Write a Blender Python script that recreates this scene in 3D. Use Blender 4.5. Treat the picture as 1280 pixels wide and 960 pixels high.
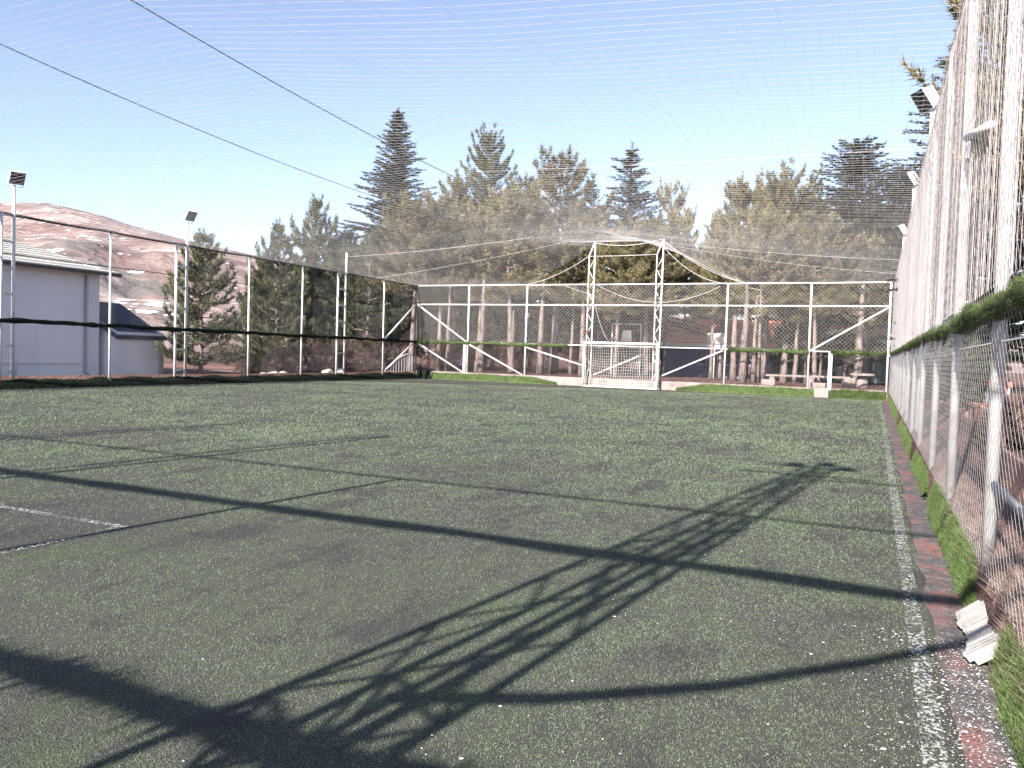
import bpy, math, random
import numpy as np
from mathutils import Vector, noise

for o in list(bpy.data.objects): bpy.data.objects.remove(o)
SC = bpy.context.scene
COL = SC.collection
R_ = math.radians
rng = np.random.default_rng(7)
random.seed(7)

# ------------------------------------------------------------------ camera
YAW, PITCH, ROLL, CZ = R_(24.3136), R_(-2.1474), R_(1.8304), 1.6
cam = bpy.data.cameras.new('camera'); cam_ob = bpy.data.objects.new('camera', cam); COL.objects.link(cam_ob)
cam.sensor_width = 36; cam.lens = 1000 / 1280 * 36; cam.clip_start = .05; cam.clip_end = 8000
F = Vector((-math.sin(YAW)*math.cos(PITCH), math.cos(YAW)*math.cos(PITCH), math.sin(PITCH)))
RT = Vector((math.cos(YAW), math.sin(YAW), 0)); UP = RT.cross(F)
r_ax = math.cos(ROLL)*RT + math.sin(ROLL)*UP; u_ax = -math.sin(ROLL)*RT + math.cos(ROLL)*UP
from mathutils import Matrix
M3 = Matrix((r_ax, u_ax, -F)).transposed()
cam_ob.matrix_world = Matrix.Translation((0, 0, CZ)) @ M3.to_4x4()
SC.camera = cam_ob

# ------------------------------------------------------------------ light
SUN_EL, SUN_AZ = R_(29.0), R_(7.5)          # shadows run 7.5 degrees right of +Y
to_sun = Vector((-math.sin(SUN_AZ)*math.cos(SUN_EL), -math.cos(SUN_AZ)*math.cos(SUN_EL), math.sin(SUN_EL)))
w = bpy.data.worlds.new('World'); SC.world = w; w.use_nodes = True
nt = w.node_tree; bg = nt.nodes['Background']
sky = nt.nodes.new('ShaderNodeTexSky'); sky.sky_type = 'NISHITA'; sky.sun_disc = False
sky.sun_elevation = SUN_EL; sky.sun_rotation = math.pi + SUN_AZ
sky.altitude = 1000; sky.air_density = 1.0; sky.dust_density = 0.35; sky.ozone_density = 2.6
hs_ = nt.nodes.new('ShaderNodeHueSaturation'); hs_.inputs['Hue'].default_value = .506; hs_.inputs['Saturation'].default_value = .80
nt.links.new(sky.outputs[0], hs_.inputs['Color']); nt.links.new(hs_.outputs[0], bg.inputs[0]); bg.inputs[1].default_value = 0.096
sl = bpy.data.lights.new('sun', 'SUN'); sl.energy = 5.0; sl.angle = R_(0.53); sl.color = (1, .955, .89)
so = bpy.data.objects.new('sun', sl); COL.objects.link(so)
so.rotation_euler = (-to_sun).to_track_quat('-Z', 'Y').to_euler(); so.location = (-5, -30, 40)
SC.view_settings.view_transform = 'Standard'; SC.view_settings.look = 'None'
SC.view_settings.exposure = 1.42; SC.view_settings.gamma = 1
SC.view_settings.use_curve_mapping = False
SC.render.engine = 'CYCLES'
SC.render.resolution_x = 1024; SC.render.resolution_y = 768
SC.cycles.max_bounces = 6; SC.cycles.transparent_max_bounces = 24

# ------------------------------------------------------------------ materials
def mat(name, base, rough=.8, layers=(), bump=None, metallic=0., spec=.3, rand=0., transl=0.):
    """layers: (colour, scale, detail, lo, hi[, stretch]) mixed in by noise over object coordinates"""
    m = bpy.data.materials.new(name); m.use_nodes = True
    t = m.node_tree; N = t.nodes; L = t.links; b = N['Principled BSDF']
    tc = N.new('ShaderNodeTexCoord')
    col = N.new('ShaderNodeRGB'); col.outputs[0].default_value = (*base, 1); cur = col.outputs[0]
    for ly in layers:
        c, sc, de, lo, hi = ly[:5]
        n = N.new('ShaderNodeTexNoise'); n.inputs['Scale'].default_value = sc; n.inputs['Detail'].default_value = de
        n.inputs['Roughness'].default_value = .62
        if len(ly) > 5:
            mp = N.new('ShaderNodeMapping'); mp.inputs['Scale'].default_value = ly[5]
            L.new(tc.outputs['Object'], mp.inputs[0]); L.new(mp.outputs[0], n.inputs['Vector'])
        else: L.new(tc.outputs['Object'], n.inputs['Vector'])
        mr = N.new('ShaderNodeMapRange'); mr.interpolation_type = 'SMOOTHSTEP'
        mr.inputs['From Min'].default_value = lo; mr.inputs['From Max'].default_value = hi
        L.new(n.outputs['Fac'], mr.inputs['Value'])
        mx = N.new('ShaderNodeMix'); mx.data_type = 'RGBA'
        L.new(mr.outputs[0], mx.inputs[0]); L.new(cur, mx.inputs[6]); mx.inputs[7].default_value = (*c, 1); cur = mx.outputs[2]
    if rand:
        oi = N.new('ShaderNodeObjectInfo'); hs = N.new('ShaderNodeHueSaturation')
        mr = N.new('ShaderNodeMapRange'); mr.inputs['To Min'].default_value = 1-rand; mr.inputs['To Max'].default_value = 1+rand
        L.new(oi.outputs['Random'], mr.inputs['Value']); L.new(mr.outputs[0], hs.inputs['Value']); L.new(cur, hs.inputs['Color']); cur = hs.outputs[0]
    L.new(cur, b.inputs['Base Color'])
    b.inputs['Roughness'].default_value = rough; b.inputs['Metallic'].default_value = metallic
    b.inputs['Specular IOR Level'].default_value = spec
    if bump:
        sc, st, ds = bump
        n = N.new('ShaderNodeTexNoise'); n.inputs['Scale'].default_value = sc; n.inputs['Detail'].default_value = 8
        L.new(tc.outputs['Object'], n.inputs['Vector'])
        bp = N.new('ShaderNodeBump'); bp.inputs['Strength'].default_value = st; bp.inputs['Distance'].default_value = ds
        L.new(n.outputs['Fac'], bp.inputs['Height']); L.new(bp.outputs[0], b.inputs['Normal'])
    if transl:
        tr = N.new('ShaderNodeBsdfTranslucent'); L.new(cur, tr.inputs[0])
        ms = N.new('ShaderNodeMixShader'); ms.inputs[0].default_value = transl
        out = N['Material Output']; L.new(b.outputs[0], ms.inputs[1]); L.new(tr.outputs[0], ms.inputs[2]); L.new(ms.outputs[0], out.inputs[0])
    return m

M = {}
M['turf'] = mat('worn turf', (.112, .118, .090), .95, [
    ((.092, .090, .084), .35, 6, .44, .64), ((.072, .069, .068), 1.7, 8, .50, .66, (1, .5, 1)),
    ((.108, .130, .076), .8, 5, .52, .70), ((.082, .079, .077), 5, 6, .52, .66, (1, .6, 1)), ((.018, .018, .018), 130, 3, .47, .60), ((.24, .24, .21), 210, 2, .57, .70)],
    bump=(170, .9, .012), spec=.05)
M['blade'] = mat('turf blade', (.262, .335, .196), .85, [((.208, .236, .166), .35, 6, .44, .64), ((.145, .152, .126), 1.7, 8, .50, .66, (1, .5, 1)), ((.23, .27, .18), 40, 3, .5, .7)], spec=.1, transl=.25)
M['margin'] = mat('dark rubber margin', (.105, .098, .10), .95, [
    ((.27, .125, .11), 2.4, 9, .46, .62, (1, .6, 1)), ((.20, .165, .16), 9, 8, .46, .66), ((.035, .034, .035), 80, 3, .52, .68),
    ((.46, .41, .39), 60, 4, .62, .74)], bump=(60, .8, .012), spec=.05)
M['white_metal'] = mat('white painted steel', (.70, .68, .66), .6, [((.52, .46, .42), 3, 6, .5, .72), ((.36, .18, .11), 7, 8, .64, .74)], spec=.4)
M['rusty_white'] = mat('white paint over rust', (.72, .70, .68), .6, [((.36, .15, .09), 3, 8, .5, .66), ((.5, .3, .22), 14, 6, .55, .75)], spec=.3)
M['fence_paint'] = mat('weathered fence paint', (.48, .46, .445), .75, [((.34, .31, .295), 4, 6, .45, .68), ((.34, .17, .11), 7, 8, .64, .74)], spec=.2)
M['goal_white'] = mat('goal paint', (.74, .72, .70), .55, [((.52, .47, .43), 4, 6, .52, .74)], spec=.4)
M['wire'] = mat('galvanised wire', (.70, .66, .64), .5, [((.5, .44, .42), 2, 5, .5, .75)], spec=.4)
M['net'] = mat('white net cord', (.88, .84, .83), .8, [((.76, .69, .67), 1.5, 4, .5, .75)], transl=.6)
M['side_net'] = mat('weathered side net cord', (.40, .355, .35), .9, [((.27, .24, .235), 1.5, 4, .45, .7), ((.54, .49, .48), .8, 4, .54, .7)], transl=.25)
M['thin_wire'] = mat('dull fence wire', (.38, .36, .36), .6)
M['goal_net'] = mat('goal net cord', (.78, .76, .73), .8)
M['dark_cord'] = mat('dark cable', (.03, .03, .035), .8, [((.10, .10, .10), 8, 4, .6, .75)])
M['steel_cable'] = mat('steel cable', (.22, .22, .24), .6)
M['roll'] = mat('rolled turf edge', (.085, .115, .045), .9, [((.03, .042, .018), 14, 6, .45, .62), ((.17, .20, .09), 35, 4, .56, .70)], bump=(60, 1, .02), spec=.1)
M['roll_shaded'] = mat('turf edge with painted shade', (.014, .018, .014), .95, [((.035, .045, .022), 14, 6, .5, .7)], bump=(50, 1, .02), spec=.05)  # near-black copy of the roll turf: shade of the left side painted in
M['verge'] = mat('bright verge turf', (.105, .15, .055), .8, [((.07, .075, .04), 5, 6, .48, .66), ((.20, .25, .10), 40, 4, .58, .72)], bump=(70, 1, .015), spec=.15)
M['verge_blade'] = mat('verge blade', (.155, .22, .078), .8, [((.10, .145, .05), 4, 6, .42, .62), ((.25, .28, .14), 60, 3, .55, .7)], transl=.35, spec=.1)
M['roll_blade'] = mat('roll fringe', (.13, .165, .065), .85, [((.06, .085, .03), 5, 5, .42, .62), ((.22, .24, .12), 50, 3, .55, .7)], transl=.25, spec=.1)
M['straw'] = mat('dry straw', (.34, .25, .205), .85, [((.18, .105, .085), 12, 5, .45, .65), ((.55, .44, .37), 40, 4, .55, .7)], transl=.15)
M['paint_line'] = None
M['chip'] = mat('white chip', (.70, .67, .64), .8, [((.45, .40, .37), 20, 3, .5, .7)])
M['concrete'] = mat('pale concrete', (.30, .245, .225), .9, [((.19, .15, .135), 3, 8, .45, .7), ((.38, .33, .31), 12, 6, .55, .7)], bump=(30, .4, .01), spec=.2)
M['slab'] = mat('white broken slab', (.40, .375, .355), .9, [((.27, .235, .22), 9, 6, .45, .65), ((.22, .18, .16), 30, 6, .58, .7)], bump=(50, .4, .006))
M['earth'] = mat('dry reddish earth', (.165, .095, .078), .95, [
    ((.10, .055, .047), .5, 8, .45, .65), ((.24, .16, .135), .18, 6, .54, .7), ((.06, .035, .03), 6, 8, .56, .72), ((.36, .28, .24), 14, 6, .60, .72)], bump=(12, .8, .05), spec=.1)
M['hill'] = mat('bare hillside', (.33, .25, .22), .95, [
    ((.24, .160, .145), .006, 8, .42, .60), ((.43, .335, .30), .014, 8, .50, .62), ((.17, .120, .112), .035, 8, .52, .64), ((.19, .165, .15), .012, 6, .58, .64),
    ((.80, .80, .82), .016, 5, .635, .65), ((.76, .76, .78), .035, 4, .645, .66)], bump=(.03, .8, 14), spec=.05)
M['wall_lav'] = mat('pale lavender render', (.76, .75, .79), .9, [((.70, .69, .73), .4, 6, .45, .7), ((.42, .38, .40), 1.1, 8, .62, .75, (1, 1, .2))], bump=(40, .2, .01))
M['wall_grey'] = mat('pale grey render', (.72, .71, .73), .9, [((.64, .62, .64), .5, 6, .45, .7)], bump=(40, .2, .01))
M['tile'] = mat('weathered pale roof tile', (.62, .565, .49), .85, [((.44, .38, .33), 1.5, 8, .48, .68), ((.82, .80, .76), 5, 5, .58, .72)], bump=(25, .3, .02))
M['slate'] = mat('dark sheet roof', (.05, .05, .07), .6, [((.08, .08, .10), 1.2, 6, .45, .7)])
M['fascia'] = mat('dark eave board', (.07, .06, .06), .8)
M['pipe'] = mat('grey downpipe', (.30, .29, .31), .6)
M['bark'] = mat('pine bark', (.22, .17, .155), .95, [((.09, .065, .057), 6, 8, .48, .64, (1, 1, .3)), ((.36, .29, .26), 10, 5, .60, .74)], bump=(16, 1, .03), spec=.1)
M['bark_dark'] = mat('cedar bark', (.12, .09, .08), .95, [((.06, .045, .04), 8, 8, .48, .64, (1, 1, .3))], bump=(16, 1, .03), spec=.1)
M['pine'] = mat('olive pine needles', (.30, .25, .14), .75, [((.17, .155, .080), 1.1, 4, .38, .56), ((.40, .315, .19), 2.4, 4, .52, .70)], rand=.22, transl=.28)
M['pine_dark'] = mat('green pine needles', (.125, .130, .064), .75, [((.062, .076, .040), 1.1, 4, .42, .62), ((.23, .20, .095), 2.6, 4, .50, .68)], rand=.15, transl=.25)
M['cedar'] = mat('blue green cedar needles', (.095, .100, .076), .75, [((.052, .060, .050), 1.4, 4, .42, .62), ((.19, .165, .12), 3, 4, .50, .68)], rand=.15, transl=.2)
M['shrub'] = mat('dry brown twigs', (.16, .10, .085), .9, [((.085, .052, .046), 4, 4, .45, .65)])
M['red_wall'] = mat('red painted wall', (.42, .12, .10), .8, [((.32, .095, .08), .8, 6, .5, .7)])
M['red_tile'] = mat('orange red roof tile', (.52, .18, .125), .8, [((.38, .12, .09), 1.2, 7, .45, .66)], bump=(20, .3, .03))
M['off_white'] = mat('off white render', (.74, .71, .69), .85, [((.60, .56, .54), .7, 6, .5, .7)])
M['blue_wall'] = mat('slate blue panel', (.17, .175, .29), .6, [((.13, .135, .22), .8, 5, .5, .7)])
M['glass'] = mat('dark window glass', (.03, .035, .045), .12, spec=.6)
M['lamp_dark'] = mat('dark lamp louvre', (.05, .05, .055), .5)
M['lamp_white'] = mat('lamp housing', (.74, .73, .72), .45)
M['bin'] = mat('dark green bin', (.03, .045, .045), .5, [((.05, .06, .06), 3, 4, .5, .7)])
M['black'] = mat('black paint', (.02, .02, .022), .5)
M['blue_plastic'] = mat('blue plastic', (.16, .17, .48), .45)
M['wood'] = mat('weathered board', (.28, .16, .12), .85, [((.18, .10, .08), 4, 8, .45, .65, (6, 1, 1))])

def paint_mat():
    m = bpy.data.materials.new('worn line paint'); m.use_nodes = True
    t = m.node_tree; N = t.nodes; L = t.links; b = N['Principled BSDF']
    b.inputs['Base Color'].default_value = (.50, .49, .485, 1); b.inputs['Roughness'].default_value = .9
    tc = N.new('ShaderNodeTexCoord')
    vals = []
    for sc, de, lo, hi, st in ((48, 10, .48, .66, (1, .8, 1)), (1.6, 7, .30, .54, (1, 1, 1))):
        mp = N.new('ShaderNodeMapping'); mp.inputs['Scale'].default_value = st; L.new(tc.outputs['Object'], mp.inputs[0])
        n = N.new('ShaderNodeTexNoise'); n.inputs['Scale'].default_value = sc; n.inputs['Detail'].default_value = de; L.new(mp.outputs[0], n.inputs['Vector'])
        mr = N.new('ShaderNodeMapRange'); mr.inputs['From Min'].default_value = lo; mr.inputs['From Max'].default_value = hi; L.new(n.outputs['Fac'], mr.inputs['Value'])
        vals.append(mr.outputs[0])
    mu = N.new('ShaderNodeMath'); mu.operation = 'MULTIPLY'; L.new(vals[0], mu.inputs[0]); L.new(vals[1], mu.inputs[1])
    L.new(mu.outputs[0], b.inputs['Alpha'])
    return m
M['paint_line'] = paint_mat()

# ------------------------------------------------------------------ mesh helpers
class MB:
    def __init__(s): s.v = []; s.f = []
    def add(s, vs, fs):
        o = len(s.v); s.v.extend([tuple(map(float, q)) for q in vs]); s.f.extend([tuple(i+o for i in f) for f in fs]); return s
    def box(s, c, d, rz=0, tilt=None):
        x, y, z = d[0]/2, d[1]/2, d[2]/2
        P = [Vector((sx*x, sy*y, sz*z)) for sz in (-1, 1) for sx, sy in ((-1, -1), (1, -1), (1, 1), (-1, 1))]
        m = Matrix.Rotation(rz, 3, 'Z')
        if tilt: m = m @ Matrix.Rotation(tilt[1], 3, tilt[0])
        P = [m @ q + Vector(c) for q in P]
        return s.add(P, [(3, 2, 1, 0), (4, 5, 6, 7), (0, 1, 5, 4), (1, 2, 6, 5), (2, 3, 7, 6), (3, 0, 4, 7)])
    def bbox(s, a, b): return s.box([(p+q)/2 for p, q in zip(a, b)], [abs(q-p) for p, q in zip(a, b)])
    def tube(s, pts, r, n=8, cap=True, radii=None):
        pts = [Vector(q) for q in pts]; rings = []
        for i, q in enumerate(pts):
            d = (pts[min(i+1, len(pts)-1)] - pts[max(i-1, 0)]).normalized()
            a = Vector((0, 0, 1)) if abs(d.z) < .9 else Vector((1, 0, 0))
            u = d.cross(a).normalized(); vv = d.cross(u)
            rr = radii[i] if radii else r
            rings.append([q + u*(math.cos(2*math.pi*k/n)*rr) + vv*(math.sin(2*math.pi*k/n)*rr) for k in range(n)])
        fs = []
        for i in range(len(pts)-1):
            for k in range(n):
                a, b = i*n+k, i*n+(k+1) % n; fs.append((a, b, b+n, a+n))
        if cap: fs.append(tuple(range(n-1, -1, -1))); fs.append(tuple((len(pts)-1)*n+k for k in range(n)))
        return s.add([q for r_ in rings for q in r_], fs)
    def build(s, name, m, parent=None, smooth=False):
        me = bpy.data.meshes.new(name); me.from_pydata(s.v, [], s.f); me.update()
        return link(name, me, m, parent, smooth)

def link(name, me, m, parent=None, smooth=False):
    if m is not None: me.materials.append(M[m] if isinstance(m, str) else m)
    if smooth: me.polygons.foreach_set('use_smooth', [True]*len(me.polygons))
    o = bpy.data.objects.new(name, me); COL.objects.link(o)
    if parent is not None: child(o, parent)
    return o
def child(o, parent):
    o.parent = parent; o.matrix_parent_inverse = Matrix.Translation(parent.location).inverted() if tuple(parent.rotation_euler) == (0, 0, 0) else parent.matrix_basis.inverted()
def tri_mesh(name, V):
    """V (n,3,3) array of loose triangles -> mesh"""
    n = len(V); me = bpy.data.meshes.new(name)
    me.vertices.add(n*3); me.vertices.foreach_set('co', V.astype(np.float32).ravel())
    me.loops.add(n*3); me.loops.foreach_set('vertex_index', np.arange(n*3, dtype=np.int32))
    me.polygons.add(n); me.polygons.foreach_set('loop_start', np.arange(0, n*3, 3, dtype=np.int32))
    try: me.polygons.foreach_set('loop_total', np.full(n, 3, dtype=np.int32))
    except Exception: pass
    me.update(); me.validate(); return me
def tag(o, label=None, cat=None, group=None, kind=None):
    if label: o['label'] = label
    if cat: o['category'] = cat
    if group: o['group'] = group
    if kind: o['kind'] = kind
    return o
def thing(name, loc, label, cat, group=None):
    o = bpy.data.objects.new(name, None); COL.objects.link(o); o.location = loc; o.empty_display_size = .1
    return tag(o, label, cat, group)
def unit(a): return a/np.maximum(np.linalg.norm(a, axis=-1, keepdims=True), 1e-9)

# ------------------------------------------------------------------ layout numbers (metres)
XL, XR, YB, YS = -24.82, .70, 40.91, -1.25
H, HM, HR, KERB = 5.45, 4.35, 2.15, .45
def sag(a, b, s, n=12):
    a, b = Vector(a), Vector(b); return [a.lerp(b, t/n) - Vector((0, 0, 4*s*(t/n)*(1-t/n))) for t in range(n+1)]

# ------------------------------------------------------------------ ground, pitch, hills
def skyline(az):      # elevation in degrees by azimuth, degrees left of +Y
    xs = [-180, -90, -60, -20, 0, 20, 36, 43, 47, 50, 51.5, 54.4, 57, 62, 70, 90, 130, 180]
    ys = [2, 2, 2, 2, 2.4, 3.6, 5.4, 6.35, 7.0, 7.6, 8.0, 8.45, 8.2, 7.6, 7, 5.5, 3, 2]
    return float(np.interp(az, xs, ys))
def gz(x, y):
    """height of the ground outside the pitch"""
    dx = max(XL-x, x-XR, 0); dy = max(YS-y, y-YB, 0); d = math.hypot(dx, dy)
    if d < .12: return -.25
    base = .40
    if x < XL: base = .40 + (-.45)*min(1, (XL-x)/4) if y < YB else .40 - .3*min(1, (XL-x)/8)
    if x > XR: base = .42 + .05*min(6, x-XR)*.5
    n = .05*noise.noise(Vector((x*.35, y*.35, 3))) + (.25*noise.noise(Vector((x*.04, y*.04, 9))) if d > 6 else 0)*min(1, (d-6)/10 if d > 6 else 0)
    return base + n
def axis(a, b, lo, hi, fine, grow=1.35):
    c = list(np.arange(a, b+.01, fine)); st = fine; q = c[-1]
    while q < hi: st *= grow; q += st; c.append(q)
    st = fine; q = c[0]
    while q > lo: st *= grow; q -= st; c.insert(0, q)
    return c
ax_ = axis(-36, 12, -260, 220, .75); ay_ = axis(-6, 66, -160, 260, .75)
def snap(c, v, e=.13):      # grid lines that hug the kerb so the outer ground meets it
    c = [q for q in c if all(abs(q-k) > .3 for k in v)]
    for k in v: c += [k-e, k+e]
    return sorted(c)
ax_ = snap(ax_, (XL, XR)); ay_ = snap(ay_, (YS, YB))
vs = [(x, y, gz(x, y)) for y in ay_ for x in ax_]; nx = len(ax_)
fs = [(j*nx+i, j*nx+i+1, (j+1)*nx+i+1, (j+1)*nx+i) for j in range(len(ay_)-1) for i in range(nx-1)]
g = MB().add(vs, fs).build('ground', 'earth', smooth=True); tag(g, kind='structure')

mb = MB(); RS = [150, 190, 240, 300, 370, 450, 540, 640, 750, 870, 1000, 1130, 1260, 1400, 1600, 2000]
AZ = list(np.arange(-180, 20, 4)) + list(np.arange(20, 80, .5)) + list(np.arange(80, 180.1, 4))
for a in AZ:
    for r in RS:
        s = (r-120)/(1400-120); el = skyline(a); x, y = -math.sin(R_(a))*r, math.cos(R_(a))*r
        z = math.tan(R_(el))*1400*max(0, s)**1.15
        if r > 1400: z = math.tan(R_(el))*1400*(1-(r-1400)/700)
        am = min(1, s*2.2)*(0 if r >= 1400 else 1)*min(1, el/5)
        z += am*(42*(noise.fractal(Vector((x*.0035, y*.0035, 1.7)), 1, 2, 5)) - 40*abs(noise.noise(Vector((x*.008, y*.008, 4)))) - 16*abs(noise.noise(Vector((x*.024, y*.024, 8)))))*(1-s*.55)
        mb.add([(x, y, z-2 if r > 150 else -3)], [])
k = len(RS)
for i in range(len(AZ)-1):
    for j in range(k-1): mb.f.append((i*k+j, (i+1)*k+j, (i+1)*k+j+1, i*k+j+1))
tag(mb.build('hills', 'hill', smooth=True), kind='structure')

def sheet(name, x0, x1, y0, y1, z, m, step=1.):
    xs = np.linspace(x0, x1, max(2, int((x1-x0)/step)+1)); ys = np.linspace(y0, y1, max(2, int((y1-y0)/step)+1)); n = len(xs)
    v = [(x, y, z) for y in ys for x in xs]
    f = [(j*n+i, j*n+i+1, (j+1)*n+i+1, (j+1)*n+i) for j in range(len(ys)-1) for i in range(n-1)]
    return tag(MB().add(v, f).build(name, m), kind='structure')
sheet('pitch', XL+.05, XR-.05, YS+.05, YB-.05, 0, 'turf', 2)
# rubber margin with a ragged inner edge
mb = MB(); ys = np.linspace(YS+.1, YB-.2, 300)
for i, y in enumerate(ys):
    xa = .40 + .05*noise.noise(Vector((0, y*1.7, 2))); mb.add([(xa, y, .004), (XR-.03, y, .004)], [])
    if i: mb.f.append((2*i-2, 2*i-1, 2*i+1, 2*i))
tag(mb.build('pitch_margin', 'margin'), kind='structure')
def line(name, x0, x1, y0, y1, z=.008): sheet(name, x0, x1, y0, y1, z, 'paint_line', .8)
line('touchline', .25, .345, 0.2, YB-.6)
line('penalty_area_line', -15.6, -5.80, 4.83, 4.91)
line('penalty_area_line', -5.88, -5.80, -.9, 4.825)
line('penalty_area_line', -15.6, -6.44, 36.0, 36.08, .009); line('penalty_area_line', -6.52, -6.44, 36.085, 40.3, .009)

# kerbs round the pitch
def kerb(a, b, name='kerb'):
    a, b = Vector(a), Vector(b); d = (b-a); n = max(2, int(d.length/1.6)); o = None
    root = None
    for i in range(n):
        p, q = a.lerp(b, i/n), a.lerp(b, (i+1)/n); c = (p+q)/2; ln = d.length/n - .012
        m2 = MB(); hz = KERB + .012*noise.noise(Vector((i*3.1, p.x, 5)))
        along_x = abs(d.x) > abs(d.y)
        m2.box((c.x, c.y, hz/2-.1+c.z), (ln, .18, hz+.2) if along_x else (.18, ln, hz+.2))
        if root is None:
            root = bpy.data.objects.new('kerb', None); COL.objects.link(root); root.location = (a.x, a.y, 0); tag(root, kind='structure')
        m2.build('kerb_stone', 'concrete', root)
    return root
kerb((XL-.1, YS, -.28), (XL-.1, YB+.09, -.28)); kerb((XL+.10, YB, 0), (XR-.10, YB, 0))

# ------------------------------------------------------------------ turf blades (near pitch)
def blades(name, P, hgt, wid, m, lean=.6, up=None, parent=None):
    n = len(P); a = rng.uniform(0, 2*np.pi, n); h = hgt*rng.uniform(.55, 1.15, n); wv = wid*rng.uniform(.7, 1.3, n)
    sd = np.stack([np.cos(a), np.sin(a), np.zeros(n)], 1)*wv[:, None]/2
    ln = rng.normal(0, lean, (n, 2))*h[:, None]
    tip = np.stack([ln[:, 0], ln[:, 1], h], 1)
    if up is not None: tip = tip + up*h[:, None]
    V = np.stack([P-sd, P+sd, P+tip], 1)
    return link(name, tri_mesh(name, V), m, parent)
n = 1500000
inv = 1/39.5 + (1/1.7-1/39.5)*rng.random(n)**1.75; r = 1/inv; az = np.radians(rng.uniform(-16, 66, n))
px, py = -np.sin(az)*r, np.cos(az)*r
ok = (px > XL+.4) & (px < .39) & (py < YB-.5) & (rng.random(n) < .9)
den = np.array([noise.noise(Vector((x*.45, y*.45, 11))) for x, y in zip(px[ok], py[ok])])
kp = rng.random(ok.sum()) < np.clip(.72 + .55*den, .2, 1)*np.clip(.16+.068*py[ok], .22, 1)
px, py, r = px[ok][kp], py[ok][kp], r[ok][kp]
sc = np.clip(r/8., .65, 2.6)
P = np.stack([px, py, np.zeros(len(px))], 1)
tag(blades('turf_blades', P, .013*sc, .0042*sc, 'blade', 1.0), 'short worn green turf blades of the football pitch', 'turf', kind='stuff')

# ------------------------------------------------------------------ verge turf turned up against the kerbs
def verge(name, pts, m, bm, nb, hb, label, cov=None, blend=None):
    """pts: list of (foot xyz, top xyz) along the kerb"""
    mb = MB()
    for i, (a, b) in enumerate(pts):
        a, b = Vector(a), Vector(b); mid = (a+b)/2 + (Vector((b.x-a.x, b.y-a.y, 0))*-.06); mid.z = a.z + (b.z-a.z)*.45
        back = b + Vector((b.x-a.x, b.y-a.y, 0)).normalized()*.10
        mb.add([a, mid, b, back + Vector((0, 0, -.03))], [])
        if i:
            for k in range(3): mb.f.append((4*i-4+k, 4*i-3+k, 4*i+1+k, 4*i+k))
    o = mb.build(name, m, smooth=True); tag(o, kind='structure')
    A = np.array([p for p, q in pts]); B = np.array([q for p, q in pts])
    t = rng.random(nb)*(len(pts)-1) if blend is None else blend(nb)*(len(pts)-1)
    i = np.clip(t.astype(int), 0, len(pts)-2); f = (t-i)[:, None]
    a = A[i]*(1-f)+A[i+1]*f; b = B[i]*(1-f)+B[i+1]*f; u = rng.random((nb, 1))
    P = a*(1-u)+b*u + rng.normal(0, .012, (nb, 3)); P[:, :2] += (b-a)[:, :2]*-.06*(1-np.abs(2*u-1))
    out = np.tile(unit(np.concatenate([(a-b)[:, :2].mean(0), [0.2]]))[None], (nb, 1))*.5
    if bm: tag(blades(name+'_blades', P, hb, hb*.2, bm, .8, out), label, 'grass', kind='stuff')
    return o
def jit(y, s=1., k=3): return noise.noise(Vector((s*7.3, y*k, s)))
for y0, y1, hz, nb, lab in ((5.72, 10.3, .33, 60000, 'bright green turf strip turned up along the near right kerb'), (10.7, 14.6, .26, 22000, 'patchy green turf strip farther along the right kerb'),
                            (15.6, 22.5, .26, 16000, 'thin green turf strip halfway along the right kerb'), (24.5, YB-.4, .30, 9000, 'distant green turf strip along the right kerb')):
    pts = []
    for y in np.linspace(y0, y1, 40):
        e = min(1, .25+min(y-y0, y1-y)/.7)
        pts.append(((XR-.02-(.055+.035*jit(y))*e, y, .0), (XR-.03+.02*jit(y, 2), y, (hz+.10*jit(y, 3))*e)))
    verge('verge_turf', pts, 'verge', 'verge_blade', nb, .028, lab)
pts = [((XR-.08+.03*jit(y), y, 0), (XR-.02, y, .30+.1*jit(y, 3))) for y in np.linspace(1.2, 4.75, 26)]
verge('verge_turf', pts, 'verge', 'verge_blade', 24000, .024, 'ragged green turf patch at the near end of the right kerb')
for x0, x1 in ((-23.6, -15.75), (-9.2, -2.6), (-1.95, .55)):
    pts = [((x, YB-.26+.04*jit(x), 0), (x, YB-.08, (.40+.05*jit(x, 2))*min(1, .25+(x1-x if x0 < -20 else x-x0+(1.5 if x0 > -5 else 0))/2.0))) for x in np.linspace(x0, x1, 30)]
    verge('verge_turf', pts, 'verge', 'verge_blade', 9000, .06, {-23.6: 'green turf strip along the back kerb left of the goal', -9.2: 'green turf strip along the back kerb right of the goal', -1.95: 'short green turf strip by the right back corner'}[x0])
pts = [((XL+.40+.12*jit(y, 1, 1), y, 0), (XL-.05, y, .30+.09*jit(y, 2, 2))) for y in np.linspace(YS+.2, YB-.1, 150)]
verge('verge_turf', pts, 'roll_shaded', 'roll_shaded', 9000, .07, 'dark turf edge along the left kerb, shade put into its colour')  # dark turf, with the shadow on the kerb face put into its colour
pts = [((x, YB-.30, 0), (x, YB-.08, .5+.05*jit(x, 2))) for x in np.linspace(XL+.2, -23.7, 6)]
verge('verge_turf', pts, 'roll_shaded', None, 10, .05, '')

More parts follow.
